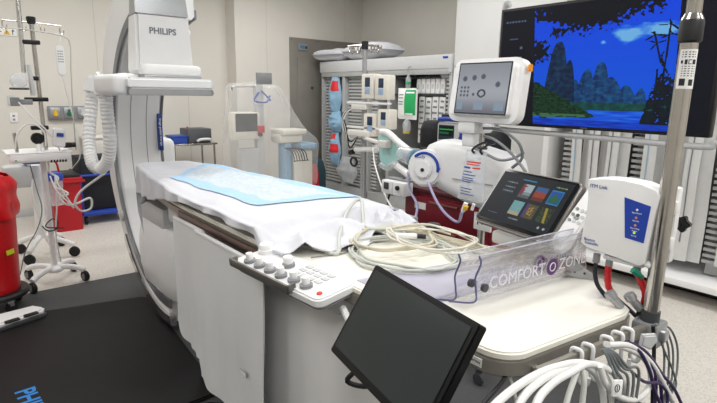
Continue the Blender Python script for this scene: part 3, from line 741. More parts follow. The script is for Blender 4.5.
cab([(0.979, 0.620, 0.961), (0.919, 0.600, 0.959), (0.847, 0.580, 0.965), (0.762, 0.560, 0.960)], .005, BLACK, 'black_cable', 'black cable sagging below the table corner left of the rail', G)
cab([(0.979, 0.620, 0.961), (0.978, 0.600, 0.923), (0.949, 0.560, 0.879)], .004, CABLEG, 'grey_cable', 'grey cable hanging from the underside of the table corner', G)

# ------------------------------------------------------------------ C-arm scanner
ca = thing('scanner_arm', 'large white C shaped scanner arm with detector over the head of the table', 'scanner', (1.25, 4.1, 0))
YC, ZC = 3.40, 1.15
def arcpt(x, r, a): return Vector((x, YC+r*cos(a), ZC+r*sin(a)))
rings = []
for k in range(49):
    a = R(84-178*k/48)
    ro = 1.11+.22*max(0, min(1, (math.degrees(a)+55)/75))
    ri = .925
    sec = []
    for (sx, sr) in ((0, .06), (0, .94), (.06, 1), (.94, 1), (1, .94), (1, .06), (.94, 0), (.06, 0)):
        sec.append(arcpt(1.08+.35*sx, ri+(ro-ri)*sr, a))
    rings.append(sec)
part(MB().loft(rings), 'arc', WHITE, ca, sharp=30)
for x0, x1 in ((1.066, 1.082), (1.428, 1.444)):
    rings = []
    for k in range(45):
        a = R(84-182*k/44)
        rings.append([arcpt(x0, .93, a), arcpt(x0, .99, a), arcpt(x1, .99, a), arcpt(x1, .93, a)])
    part(MB().loft(rings), 'track_strip', mat('dark_track_metal', (124, 126, 130), .35, .5), ca, sharp=30)
rings = []
for k in range(12):
    a = R(-40-58*k/11)
    rings.append([arcpt(1.058, 1.04, a), arcpt(1.058, 1.10, a), arcpt(1.08, 1.115, a), arcpt(1.10, 1.115, a), arcpt(1.10, 1.04, a)])
part(MB().loft(rings), 'chrome_edge', CHROME, ca, sharp=30)
for x in (1.19, 1.31):
    rings = []
    for k in range(31):
        a = R(62-100*k/30); rings.append([arcpt(x, .9235, a), arcpt(x, .93, a), arcpt(x+.005, .93, a), arcpt(x+.005, .9235, a)])
    part(MB().loft(rings), 'seam_groove', GREY, ca)
b = MB().bb((1.395, 4.27, 1.12), (1.43, 4.31, 1.42), .003); ls = part(b, 'marking_strip', NAVY, ca, label='navy strip with small white lettering')
text('strip_lettering', 'Image guided therapy', .026, frame((1.413, 4.269, 1.27), (0, 0, -1), (1, 0, 0)), WHITEINK, ls)
b = MB().ell((1.07, 4.27, .62), (.02, .05, .05)); part(b, 'side_cap', PALE, ca)
# detector, hung from the upper end of the arc
b = MB().bb((1.11, 3.36, 1.72), (1.30, 3.98, 2.26), .05, seg=3); part(b, 'detector_mount', WHITE, ca)
b = MB().loft([[Vector(p) for p in ((.945, 3.2, 1.70), (1.29, 3.2, 1.70), (1.29, 3.44, 1.70), (.96, 3.44, 1.70))],
               [Vector(p) for p in ((.95, 3.2, 1.80), (1.287, 3.2, 1.80), (1.287, 3.44, 1.80), (.965, 3.44, 1.80))],
               [Vector(p) for p in ((.955, 3.2, 2.05), (1.272, 3.2, 2.05), (1.272, 3.4, 2.05), (.975, 3.4, 2.05))]])
bmesh.ops.bevel(b.bm, geom=[e for e in b.bm.edges], offset=.018, segments=2, affect='EDGES', clamp_overlap=True)
hs = part(b, 'detector_housing', WHITE, ca, sharp=45)
b = MB().loft([[Vector(p) for p in ((.957, 3.202, 2.04), (1.268, 3.202, 2.04), (1.268, 3.39, 2.04), (.978, 3.39, 2.04))],
               [Vector(p) for p in ((.975, 3.24, 2.28), (1.255, 3.24, 2.28), (1.255, 3.38, 2.28), (.99, 3.38, 2.28))]])
part(b, 'grey_top_cover', TRACK, ca)
text('maker_lettering', 'PHILIPS', .050, FY((1.108, 3.1985, 1.945)), INKG, hs, ext=.0008, bold=.0012)
b = MB().cyl((1.27, 3.35, 1.955), (1.325, 3.35, 1.955), .042, bev=.012); part(b, 'side_knob', WHITE, ca)
b = MB().bb((.965, 3.14, 1.685), (1.32, 3.46, 1.755), .03, seg=3); part(b, 'lower_collar', WHITE, ca)
b = MB().bb((.97, 3.15, 1.672), (1.315, 3.45, 1.69), .004); part(b, 'collar_band', TRACK, ca)
b = MB().prism([(.85, 3.05), (1.33, 3.05), (1.37, 3.10), (1.37, 3.56), (1.33, 3.60), (.87, 3.60)], .066, Matrix.Translation((0, 0, 1.608)), .014, 3); part(b, 'detector_plate', WHITE, ca)
b = MB().prism([(.853, 3.055), (1.33, 3.055), (1.367, 3.10), (1.367, 3.55), (1.33, 3.595), (.875, 3.595)], .036, Matrix.Translation((0, 0, 1.574)), .006); part(b, 'grey_bumper', TRACK, ca)
b = MB().bb((.78, 3.10, 1.575), (.88, 3.55, 1.69), .03, seg=3); b.bb((.86, 3.25, 1.64), (1.0, 3.42, 1.70), .03); part(b, 'side_cover', WHITE, ca)
# X-ray tube at the lower end
b = MB().loft([[Vector((1.25+.19*k*cx, 3.55+.44*k*cy, z)) for cx, cy in rrect(2, 2, .5, 4)] for k, z in ((.80, .20), (.97, .24), (1.0, .36), (1.0, .52), (.92, .66), (.80, .70))])
part(b, 'tube_housing', WHITE, ca, sharp=50)
b = MB().bb((1.08, 3.35, .68), (1.42, 3.85, .84), .04); part(b, 'collimator', PALE, ca)
b = MB().bb((1.34, 4.45, 0), (1.60, 4.9, 1.2), .06, seg=3); part(b, 'floor_stand', WHITE, ca)
# corrugated hoses
def hose(pts, r):
    cp = catmull(pts, 22)
    def rf(q): return 1+.065*sin(q*len(cp)*1.9)
    part(MB().tube(cp, r, 14, 1, rf=rf), 'corrugated_hose', WHITE, ca)
hose([(0.902, 4.100, 1.641), (0.873, 4.100, 1.458), (0.832, 4.050, 1.249), (0.817, 3.950, 1.102), (0.847, 3.900, 1.049)], .042)
hose([(0.894, 3.750, 1.600), (0.895, 3.750, 1.456), (0.899, 3.750, 1.269), (0.887, 3.800, 1.128), (0.849, 3.880, 1.052)], .042)
b = MB().cyl((0.889, 4.100, 1.564), (0.919, 4.100, 1.697), .06, n=20, bev=.02); b.cyl((0.917, 4.100, 1.669), (0.978, 4.100, 1.685), .05, n=20, bev=.02); part(b, 'hose_elbow', WHITE, ca)
b = MB().cyl((0.884, 3.750, 1.548), (0.892, 3.750, 1.652), .06, n=20, bev=.02); b.cyl((0.890, 3.750, 1.620), (0.931, 3.620, 1.620), .055, n=20, bev=.018); part(b, 'hose_elbow', WHITE, ca)

# ------------------------------------------------------------------ mats and foot switch on the floor
mt = thing('floor_mat', 'large black anti fatigue floor mat with blue lettering beside the table', 'mat', (.45, 3.2, .004))
out = [(-.75, 4.34), (-.68, 4.38), (1.08, 3.98), (1.13, 3.93), (1.02, 2.44), (.98, 2.37), (-.70, 2.30), (-.78, 2.4)]
b = MB().prism(out, .018, Matrix.Translation((0, 0, .004)), .012); part(b, 'mat_body', MATRUB, mt)
cpt = Vector((0.185, 2.872, 0.022)); 
text('blue_lettering', 'PHILIPS', .128, frame((.192, 3.035, .0221), (.06, -1, 0), (1, .06, 0)), mat('bright_blue_print', (30, 128, 206), .5), mt, bold=.003, align='LEFT')
b = MB().prism([(-.5, 2.26), (.93, 2.33), (.985, 2.28), (.93, 1.2), (-.5, 1.2)], .016, Matrix.Translation((0, 0, .004)), .01)
single(b, 'floor_mat', MATRUB, 'second black floor mat lying nearer the lens, only its edge in view', 'mat', (.3, 1.7, .004))
fs = thing('foot_switch', 'white foot switch unit with black pedals on the corner of the black mat', 'foot switch', (.2, 4.05, .022))
b = MB().prism([(-.10, -.11), (.25, -.075), (.275, -.03), (.24, .06), (-.10, .10)], .042, Matrix.Translation((.17, 4.04, .026)) @ Matrix.Rotation(R(14), 4, 'Z'), .012, 3); part(b, 'cover', WHITE, fs)
b = MB().prism([(-.10, -.13), (.25, -.10), (.28, -.05), (-.10, -.03)], .02, Matrix.Translation((.17, 4.03, .022)) @ Matrix.Rotation(R(14), 4, 'Z'), .005); part(b, 'base', DGREY, fs)
for k in range(2):
    b = MB().box((.05+.12*k, -.085+.012*k, .04), (.09, .04, .012), .004); b.bm.transform(Matrix.Translation((.17, 4.03, .022)) @ Matrix.Rotation(R(14), 4, 'Z')); part(b, 'pedal', BLACK, fs)

# ------------------------------------------------------------------ red waste bin on a dolly
rb = thing('waste_bin', 'tall red waste bin with red bag over its rim on a black dolly', 'bin', (.19, 4.42, .15))
b = MB().lathe([(.165, .15), (.172, .18), (.195, .72), (.2, .8)], (.18, 4.42, 0), 32); part(b, 'bin_body', RED, rb)
def bag(u, v):
    a = 2*pi*u; r = .212+.012*sin(a*5+v*3)+.02*nz(cos(a)*2, sin(a)*2, v*3)
    z = .70+.30*v; 
    if v > .75: r *= 1-1.0*(v-.75)**1.2
    return (.18+r*cos(a), 4.42+r*sin(a), z+.03*nz(cos(a)*2, sin(a)*2, 5)*(1 if v > .6 else .3))
part(MB().grid(bag, 64, 16, .003), 'bag_collar', REDBAG, rb)
b = MB().lathe([(.03, .99), (.15, .985), (.17, .96)], (.18, 4.42, 0), 28); part(b, 'bag_top', REDBAG, rb)
b = MB(); b.box((0, 0, 0), (.06, .035, .002), 0, frame((.30, 4.255, .46), (.82, .57, .1), (0, 0, 1))); part(b, 'yellow_sticker', mat('yellow_green_sticker', (196, 206, 40), .5), rb, label='yellow green sticker')
dl = thing('bin_dolly', 'round black dolly on castors under the red waste bin', 'dolly', (.18, 4.42, .004))
b = MB().lathe([(.20, .105), (.222, .11), (.226, .135), (.215, .15), (.18, .15)], (.18, 4.42, 0), 36); part(b, 'deck', BLACK, dl)
def castor(b0, x, y, z0, r, w=.022, rz=0):
    d = Vector((cos(rz), sin(rz), 0))
    b0.cyl(Vector((x, y, z0+r))-d*w/2, Vector((x, y, z0+r))+d*w/2, r, n=18, bev=.004)
for a in (30, 120, 210, 300):
    x, y = .18+.17*cos(R(a)), 4.42+.17*sin(R(a)); q = MB(); castor(q, x, y, .004, .042, .026, R(a))
    c = part(q, 'castor', RUBBER, dl); part(MB().bb((x-.02, y-.02, .055), (x+.02, y+.02, .108), .004), 'fork', TRACK, c)

# ------------------------------------------------------------------ equipment stand with pole and tray
es = thing('equipment_stand', 'white wheeled equipment stand with tray, steel pole and black clamps', 'stand', (.62, 4.77, 0))
b = MB().tube([(.63, 4.77, .12), (.63, 4.77, 1.06)], .022, 14, 1, smooth=False); part(b, 'post', WHITE, es)
b = MB()
for (x, y) in ((.44, 4.60), (.83, 4.66), (.80, 4.98), (.46, 4.98)):
    b.tube([(.63, 4.77, .13), (.63*.55+x*.45, 4.77*.55+y*.45, .135), (.63*.2+x*.8, 4.77*.2+y*.8, .12), (x, y, .10)], .024, 10)
b.ell((.63, 4.77, .12), (.07, .07, .035)); part(b, 'base_legs', WHITE, es)
for (x, y) in ((.44, 4.60), (.83, 4.66), (.80, 4.98), (.46, 4.98)):
    q = MB(); castor(q, x, y, .0, .045, .03, .4); c = part(q, 'castor', RUBBER, es)
    part(MB().cyl((x-.008, y-.018, .045), (x+.008, y+.018, .045), .028), 'hub', GREY, c)
b = MB().bb((.395, 4.60, 1.045), (.805, 4.95, 1.115), .012); b.bb((.38, 4.6, 1.112), (.82, 4.97, 1.12), .004); part(b, 'tray', WHITE, es)
b = MB(); b.bb((.415, 4.597, 1.06), (.5, 4.602, 1.075)); tl = part(b, 'tray_label', PAPER, es); 
b = MB().bb((.425, 4.595, 1.062), (.44, 4.5975, 1.07)); part(b, 'green_mark', GREENP, tl)
b = MB().cyl((.66, 4.77, 1.11), (.655, 4.77, 2.10), .016, n=16); part(b, 'steel_pole', STEEL, es)
b = MB().cyl((.655, 4.77, 2.085), (.655, 4.77, 2.14), .028, .034, n=14, bev=.006); part(b, 'pole_cap', BLACK, es)
b = MB().tube([(0.470, 4.770, 2.098), (0.583, 4.770, 2.098), (0.713, 4.770, 2.096), (0.855, 4.770, 2.090)], .005, 8); part(b, 'hook_bar', STEEL, es)
for u in (2.5, 22, 41, 60):
    p = Vector((0.654, 4.770, 2.094)); 
for p in ((0.473, 4.770, 2.098), (0.596, 4.770, 2.095), (0.719, 4.770, 2.092), (0.848, 4.770, 2.089)):
    p = Vector(p); b = MB().tube([p, p+Vector((-.005, 0, -.03)), p+Vector((0, 0, -.06)), p+Vector((.02, 0, -.055)), p+Vector((.022, 0, -.03))], .0045, 8); part(b, 'hook', STEEL, es)
b = MB().tube([(.586, 4.74, 2.5), (.575, 4.74, 2.0), (.565, 4.74, 1.72)], .016, 12, 1); part(b, 'side_tube', CHROME, es)
for z, w in ((1.95, .13), (1.52, .16), (1.30, .12), (1.68, .06)):
    b = MB().box((.63, 4.75, z), (w, .05, .032), .006); part(b, 'pole_clamp', BLACK, es)
b = MB().bb((.455, 4.70, 1.47), (.515, 4.76, 1.535), .006); b.bb((.51, 4.71, 1.48), (.6, 4.75, 1.52), .006); part(b, 'grey_regulator', GREY, es)
b = MB().lathe([(.03, -.03), (.055, -.01), (.06, .02), (.05, .05), (.02, .075)], (.52, 4.7, 1.64), 20); part(b, 'clear_bowl', BAGFILM, es)
b = MB().tube([Vector((.52+.058*cos(2*pi*k/14), 4.7+.058*sin(2*pi*k/14), 1.60)) for k in range(14)], .008, 8, 1, closed=True); part(b, 'bowl_ring', DGREY, es)
b = MB().cyl((.60, 4.72, 1.22), (.60, 4.68, 1.22), .045, n=14); b.cyl((.60, 4.68, 1.22), (.60, 4.66, 1.22), .02); part(b, 'gauge', BLACK, es)
b = MB().cyl((.61, 4.72, 1.55), (.60, 4.72, 1.78), .02, .014); part(b, 'flow_tube', PALE, es)
b = MB().tube([(.50, 4.66, 1.50), (.58, 4.62, 1.38), (.66, 4.62, 1.28), (.74, 4.64, 1.12)], .006, 8); part(b, 'white_tube', CABLEW, es)
b = MB().tube([(0.435, 4.600, 1.148), (0.458, 4.600, 1.252), (0.510, 4.600, 1.325), (0.576, 4.600, 1.338), (0.636, 4.600, 1.276), (0.639, 4.600, 1.168)], .006, 8); part(b, 'white_tube', CABLEW, es)
b = MB().cyl((.455, 4.68, 1.12), (.45, 4.68, 1.27), .012); part(b, 'short_post', STEEL, es)
b = MB().lathe([(.02, 1.12), (.022, 1.16), (.012, 1.18)], (.60, 4.66, 0)); part(b, 'white_bottle', WHITE, es)
for k in range(6):
    b = MB().bb((.66+.02*k, 4.60, 1.035), (.672+.02*k, 4.63, 1.06), .003); part(b, 'under_clip', BLACK, es)
# hand unit hanging from the bar
hc = thing('hand_remote', 'white hand remote with small keys hanging from the stand hook bar', 'remote', (.828, 4.76, 1.71))
b = MB().prism(rrect(.058, .235, .026), .024, FY((.828, 4.775, 1.825)), .006); part(b, 'shell', WHITE, hc)
for r_ in range(5):
    b = MB()
    for k in range(3): b.box((-.014+.014*k, .07-.02*r_, .0245), (.010, .008, .003), .001, FY((.828, 4.775, 1.825)))
    part(b, 'key_row', GREY, hc)
b = MB().tube([(.845, 4.765, 2.03), (.835, 4.765, 1.98), (.83, 4.765, 1.94)], .004, 6); part(b, 'hanging_loop', CABLEW, hc)
b = MB().tube([(.83, 4.765, 1.71), (.86, 4.78, 1.5), (.90, 4.8, 1.25), (.91, 4.82, 1.05), (.85, 4.85, .95)], .004, 6); part(b, 'cord', CABLEW, hc)
b = MB().tube([(0.446, 4.700, 2.040), (0.632, 4.700, 2.035), (0.843, 4.700, 2.008), (0.893, 4.700, 1.952), (0.882, 4.700, 1.752), (0.869, 4.700, 1.438), (0.862, 4.700, 1.115)], .005, 8)
single(b, 'clear_tube', mat('clear_tubing', (214, 214, 208), .2, trans=.4), 'clear tube arching over the stand and falling beside the hand remote', 'tube', (.8, 4.7, 1.0))
# blood pressure unit clamped on the stand
bp = thing('pressure_unit', 'small white pressure unit clamped on the stand above the tray edge', 'medical device', (.74, 4.7, 1.12))
b = MB().prism(rrect(.085, .15, .02), .07, frame((.735, 4.68, 1.225), (.95, .1, -.12), (.15, 0, 1)), .01); part(b, 'casing', WHITE, bp)
b = MB().prism(rrect(.05, .03, .006), .003, frame((.737, 4.678, 1.25), (.95, .1, -.12), (.15, 0, 1)) @ Matrix.Translation((0, 0, .07))); part(b, 'window', INKB, bp)
b = MB().bb((.765, 4.66, 1.14), (.83, 4.72, 1.18), .006); b.cyl((.83, 4.69, 1.16), (.86, 4.69, 1.16), .02); part(b, 'black_clamp', BLACK, bp)
# loose white coils of tubing in front of the stand
b = MB().tube([(0.656, 4.700, 1.047), (0.658, 4.680, 0.952), (0.706, 4.660, 0.902), (0.669, 4.640, 0.843), (0.722, 4.640, 0.805), (0.758, 4.620, 0.771), (0.699, 4.620, 0.745), (0.736, 4.620, 0.691), (0.808, 4.620, 0.682), (0.916, 4.620, 0.720), (0.912, 4.600, 0.639), (0.843, 4.600, 0.622), (0.794, 4.580, 0.691), (0.835, 4.560, 0.789), (0.964, 4.500, 0.900), (0.966, 4.300, 0.959)], .009, 8)
single(b, 'white_tube', CABLEW, 'white tubing tangled in loops between the stand post and the scanner hose', 'tube', (.85, 4.63, .6))
b = MB().tube([(0.652, 4.660, 0.923), (0.677, 4.620, 0.813), (0.749, 4.600, 0.710), (0.787, 4.600, 0.655), (0.739, 4.600, 0.760), (0.695, 4.620, 0.860), (0.686, 4.660, 0.920), (0.679, 4.640, 0.728), (0.651, 4.680, 0.431), (0.671, 4.720, 0.185)], .006, 8)
single(b, 'white_tube', CABLEW, 'thinner white tubing hanging in a tight bundle in front of the red box', 'tube', (.8, 4.62, .6))
b = MB().tube([(0.533, 4.720, 1.013), (0.558, 4.700, 0.813), (0.571, 4.660, 0.656), (0.521, 4.660, 0.499), (0.434, 4.680, 0.344), (0.375, 4.700, 0.141)], .004, 8)
single(b, 'power_cable', CABLED, 'thin grey cord sagging from the tray to the stand castors', 'cord', (.6, 4.7, .1))
b = MB().tube([(0.561, 4.680, 0.521), (0.596, 4.660, 0.479), (0.653, 4.660, 0.486), (0.675, 4.680, 0.538), (0.638, 4.700, 0.564), (0.585, 4.660, 0.514), (0.710, 4.660, 0.486)], .005, 8)
single(b, 'black_cable', BLACK, 'short black cord looped around the stand post', 'cord', (.65, 4.67, .35))

# ------------------------------------------------------------------ suction stand behind
su = thing('suction_stand', 'white suction stand with blue lidded canister behind the equipment stand', 'stand', (.68, 5.55, 0))
b = MB().tube([(.66, 5.6, .2), (.67, 5.6, .9)], .045, 14, 1, smooth=False); part(b, 'column', WHITE, su)
b = MB()
for (x, y) in ((.52, 5.40), (.90, 5.45), (.86, 5.9), (.5, 5.85)): b.tube([(.66, 5.6, .22), (.3*x+.7*.66, .3*y+.7*5.6, .2), (x, y, .12)], .026, 10)
part(b, 'base_legs', WHITE, su)
for (x, y) in ((.52, 5.40), (.90, 5.45), (.86, 5.9), (.5, 5.85)):
    q = MB(); castor(q, x, y, 0, .05, .03, .9); part(q, 'castor', RUBBER, su)
b = MB().lathe([(.06, .52), (.07, .74), (.07, .76)], (.80, 5.5, 0)); part(b, 'canister', BAGFILM, su)
b = MB().lathe([(.075, .76), (.078, .80), (.06, .83), (.02, .835)], (.80, 5.5, 0)); part(b, 'blue_lid', BLUE, su)
b = MB().bb((.56, 5.42, .93), (.72, 5.52, 1.0), .012); part(b, 'blue_gauge_block', mat('steel_blue_plastic', (72, 120, 168), .45), su)
b = MB().bb((.40, 5.42, .72), (.62, 5.6, .92), .03); part(b, 'white_bag', PALE, su)
b = MB().tube([(.70, 5.44, .95), (.76, 5.42, .98), (.82, 5.44, .93), (.84, 5.46, .84)], .009, 8); part(b, 'red_hose', RED, su)
b = MB().tube([(.62, 5.43, .8), (.60, 5.41, .65), (.64, 5.42, .4), (.68, 5.42, .2), (.78, 5.40, .02)], .009, 8); part(b, 'clear_hose', CABLEW, su)

# ------------------------------------------------------------------ red box and blue trolley by the wall
rx = thing('red_box', 'red storage box with black lid standing left of the blue trolley', 'box', (1.06, 6.7, 0))
b = MB().loft([[Vector((1.06+.5*s*w, 6.7+.5*t_*.40, z)) for s, t_ in rrect(2, 2, .2, 3)] for w, z in ((.27, .0), (.31, .58))])
part(b, 'body', mat('deep_red_plastic', (172, 20, 32), .45), rx, sharp=40)
b = MB().bb((.89, 6.48, .575), (1.23, 6.93, .62), .012); b.bb((.87, 6.47, .56), (1.25, 6.49, .59), .006); part(b, 'rim', MATS['deep_red_plastic'], rx)
b = MB().bb((.91, 6.5, .60), (1.21, 6.91, .655), .01); part(b, 'black_lid', BLACK, rx)
bt = thing('blue_trolley', 'blue framed trolley holding a dark crate behind the scanner hoses', 'trolley', (1.5, 6.95, 0))
b = MB().bb((1.26, 6.72, .17), (1.72, 7.2, .80), .01); part(b, 'dark_crate', mat('near_black_fabric', (26, 28, 36), .8), bt)
b = MB()
for (x, y) in ((1.24, 6.68), (1.76, 6.68), (1.24, 7.24), (1.76, 7.24)): b.tube([(x, y, .12), (x, y, .62)], .014, 8, 1, smooth=False)
for z in (.14, .60):
    b.tube([(1.24, 6.68, z), (1.76, 6.68, z)], .014, 8, 1, smooth=False); b.tube([(1.24, 7.24, z), (1.76, 7.24, z)], .014, 8, 1, smooth=False)
    b.tube([(1.24, 6.68, z), (1.24, 7.24, z)], .014, 8, 1, smooth=False); b.tube([(1.76, 6.68, z), (1.76, 7.24, z)], .014, 8, 1, smooth=False)
b.bb((1.23, 6.67, .11), (1.77, 7.25, .165)); part(b, 'blue_frame', BLUE, bt)
for (x, y) in ((1.27, 6.72), (1.73, 6.72), (1.73, 7.2), (1.27, 7.2)):
    q = MB(); castor(q, x, y, 0, .052, .03, 0); part(q, 'castor', RUBBER, bt)
b = MB().bb((1.46, 7.3, .72), (1.95, 7.55, 1.02), .02); b.bb((1.44, 7.28, .98), (1.97, 7.57, 1.0), .006); b.bb((1.5, 7.32, 0), (1.9, 7.52, .73), .01)
single(b, 'storage_tub', WARMW, 'pale storage tub against the wall behind the blue trolley', 'tub', (1.7, 7.42, 0))

# ------------------------------------------------------------------ fittings on the wall
gp = thing('gas_outlet_unit', 'grey wall panel with yellow, green and grey gas outlets', 'wall panel', (1.35, 7.6, 1.2))
b = MB().bb((1.11, 7.55, 1.215), (1.58, 7.6, 1.39), .006); part(b, 'backplate', GREY, gp)
for i, (x, m_, l) in enumerate(((1.19, YELLOW, 'yellow outlet'), (1.345, mat('deep_green_plastic', (24, 110, 74), .45), 'green outlet'), (1.50, PALE, 'grey outlet'))):
    b = MB().bb((x-.058, 7.535, 1.235), (x+.058, 7.553, 1.375), .006); q = part(b, 'outlet_plate', TRACK, gp)
    b = MB().cyl((x, 7.535, 1.29), (x, 7.50, 1.29), .028, n=16, bev=.004); b.bb((x-.014, 7.51, 1.30), (x+.014, 7.536, 1.35), .004); b.m(m_); part(b, 'outlet_socket', m_, q, label=l)
b = MB().tube([(1.50, 7.49, 1.29), (1.53, 7.45, 1.2), (1.58, 7.42, 1.1), (1.6, 7.4, 1.0), (1.55, 7.38, .8)], .008, 8)
single(b, 'gas_hose', CABLEW, 'white hose plugged into the grey outlet of the gas panel', 'hose', (1.55, 7.42, .8))
for z, l in ((1.25, 'white wall socket plate below the grey one left of the stand'), (1.46, 'grey wall socket plate above the white one left of the stand')):
    t = thing('socket_plate', l, 'socket', (.74, 7.6, z-.05)); b = MB().bb((.705, 7.588, z-.06), (.79, 7.6, z+.06), .004); part(b, 'plate', WHITE if z < 1.4 else PALE, t)
    b = MB().bb((.735, 7.585, z+.01), (.76, 7.59, z+.035), .002); b.bb((.735, 7.585, z-.035), (.76, 7.59, z-.01), .002); part(b, 'socket', GREY, t)
sg = thing('warning_sign', 'white warning sign with a yellow triangle high on the wall', 'sign', (.78, 7.6, 2.2))
fm = FY((.775, 7.588, 2.26)); b = MB().prism(rrect(.21, .085, .004), .012, FY((.775, 7.6, 2.26))); part(b, 'board', PAPER, sg)
b = MB().prism([(-.036, -.03), (.036, -.03), (0, .034)], .002, fm @ Matrix.Translation((.005, 0, 0))); tr = part(b, 'triangle', YELLOW, sg)
b = MB().bb((-.003, -.01, .0025), (.003, .014, .0032)); b.bb((-.003, -.022, .0025), (.003, -.015, .0032)); b.bm.transform(fm @ Matrix.Translation((.005, 0, 0))); part(b, 'mark', INK, tr)
b = MB().m(INK); b.bb((.06, -.028, .001), (.068, .028, .002)); b.prism([(.055, .01), (.085, .01), (.07, .034)], .001, Matrix.Translation((0, 0, .001))); b.cyl((-.068, .0, .001), (-.068, 0, .002), .01); b.bb((-.09, -.003, .001), (-.045, .003, .002)); b.bm.transform(fm); part(b, 'pictograms', INK, sg)

# ------------------------------------------------------------------ large wall display and its carrying frame
def fbm(x, y, o=4, s=0):
    v = 0; a = .5
    for k in range(o): v += a*nz(x, y, s+k*3.1); x *= 2; y *= 2; a *= .5
    return v
def mixc(a, b, t): t = max(0, min(1, t)); return tuple(p+(q-p)*t for p, q in zip(a, b))
def tvpic(u, v):
    lp = .185+.04*v
    if u < lp:
        c = (7, 10, 22)
        if .02 < u < .14 and abs(v-.10) < .006 and int(u*170) % 3: c = (90, 110, 140)
        if abs(u-.115-.02*v) < .007 and any(abs(v-q) < .012 for q in (.33, .42, .52, .62, .72)): c = (96, 110, 134)
        if abs(v-.25) < .006 and .05 < u < .1: c = (70, 90, 120)
        return c
    if u > .845+.028*v: return (5, 8, 24)
    x = (u-lp)/(.66); 
    c = mixc((2, 74, 250), (10, 96, 240), v*1.2)
    n = fbm(u*13, v*24, 5)
    cl = math.exp(-((u-.65)/.085)**2-((v-.275)/.068)**2)+1.0*math.exp(-((u-.80)/.075)**2-((v-.26)/.06)**2)+.8*math.exp(-((u-.545)/.018)**2-((v-.325)/.018)**2)
    cl += .7*n
    if cl > .42: c = mixc(c, (122, 196, 255), (cl-.42)*2.6)
    def hill(px, w, top, base, p=2.2, s=0):
        d = abs(u-px)/w
        if d > 1.6: return 9
        return top+(base-top)*min(1.6, d)**p+.025*fbm(u*26+s, 3+s, 3)
    g = fbm(u*34, v*34, 4, 5)
    rock = mixc((8, 40, 92), (22, 96, 146), .5+g*1.4)
    for (px, w, top, base, p) in ((.672, .055, .66, .80, 1.6), (.735, .03, .68, .8, 2), (.60, .075, .60, .82, 1.8), (.552, .052, .48, .84, 2.6), (.487, .05, .53, .84, 2.4), (.43, .05, .61, .86, 2)):
        if v > hill(px, w, top, base, p, px*40): c = mixc(rock, (26, 110, 170), .25 if px > .6 else .0); c = mixc(c, (8, 36, 84), .5 if (u-px) < -.01 and g < .1 else 0)
    if v > hill(.335, .07, .30, .86, 2.6, 3): c = mixc((5, 26, 60), (16, 66, 100), .45+g*1.5)
    if v > hill(.395, .045, .46, .86, 2.4, 9): c = mixc((5, 24, 56), (14, 60, 96), .4+g*1.5)
    if v > .80+.03*fbm(u*20, 1) and u > .40: c = mixc((6, 50, 52), (20, 96, 84), .5+g)
    if v > .865-.02*(u-.5) and u > .3:
        w_ = fbm(u*10, v*80, 3, 2); c = mixc((4, 66, 222), (40, 124, 255), .5+w_*1.6)
    edge = .62+.36*(u-lp)/.32*.8+.05*fbm(u*22, 5, 3)
    if v > edge and u < .56 and v < .93+.02*nz(u*9, 2)-.10*max(0, (u-.40)): 
        c = mixc((4, 26, 16), (30, 84, 42), .45+1.3*fbm(u*60, v*60, 3, 8))
    if u < .50 and .90 < v < .935-.1*max(0, u-.36) and nz(u*30, v*60) > -.2: c = (70, 116, 74)
    if v > .945: c = mixc((4, 40, 170), (20, 90, 236), .5+fbm(u*12, v*60, 3))
    # dark branches and leaves in front
    leaf = fbm(u*52, v*36, 5, 1)
    b1 = .055+.14*math.exp(-((u-.40)/.14)**2)+.10*math.exp(-((u-.60)/.16)**2)
    if v < b1+.22*leaf and u < .80: c = (3, 8, 18)
    if abs(v-(.10+.16*(u-.25))) < .02 and .2 < u < .6: c = (3, 8, 18)
    if ((u-.22)/.07)**2+((v-.38)/.10)**2 < .75+2.2*leaf: c = (3, 10, 16)
    if ((u-.33)/.06)**2+((v-.22)/.05)**2 < .5+2.2*leaf: c = (3, 8, 16)
    for (x0, y0, x1, y1) in ((.76, .28, .80, .50), (.82, .22, .815, .80), (.79, .55, .80, .90)):
        t = max(0, min(1, ((u-x0)*(x1-x0)+(v-y0)*(y1-y0))/((x1-x0)**2+(y1-y0)**2)))
        d = math.hypot(u-x0-(x1-x0)*t, (v-y0-(y1-y0)*t)*.6)
        if d < .004: c = (3, 10, 16)
    for (cx, cy, s) in ((.765, .30, .035), (.775, .36, .03), (.80, .45, .035), (.82, .23, .04), (.83, .30, .035), (.81, .52, .035), (.80, .62, .05), (.825, .70, .04)):
        dx = (u-cx)/s; dy = (v-cy)/s*.6; r = math.hypot(dx, dy); a = math.atan2(dy, dx)
        if r < .15+1.1*max(0, cos(a*2.5+cx*90))**8*(1 if dy > -.4 else .4): c = (3, 12, 18)
    if u > .72 and v < .955 and v > .60+.10*leaf+(((.815-u)/.06)**2*.26 if u < .815 else 0) and leaf > -.22: c = mixc((2, 10, 20), (8, 36, 44), .4+g)
    return c
td = thing('wall_display', 'very large display showing blue river landscape with karst hills, hung in a white tube frame', 'display', (3.23, 1.63, 1.36))
b = MB().bb((3.2, .935, 1.397), (3.27, 2.318, 2.2), .006); part(b, 'casing', BLACK, td)
b = MB().bb((3.26, 1.2, 1.5), (3.32, 2.05, 2.1), .02); part(b, 'rear_cover', DGREY, td)
picture('screen', 1.345, .765, 480, 270, tvpic, FX((3.1985, 1.6265, 1.80)), screen_mat('landscape_picture', 1.25), td)
text('maker_lettering', 'PHILIPS', .014, FX((3.199, 1.63, 1.407)), INKG, td)
fr = thing('display_frame', 'white curved tube frame running under and beside the large display', 'frame', (3.25, 1.6, 1.33))
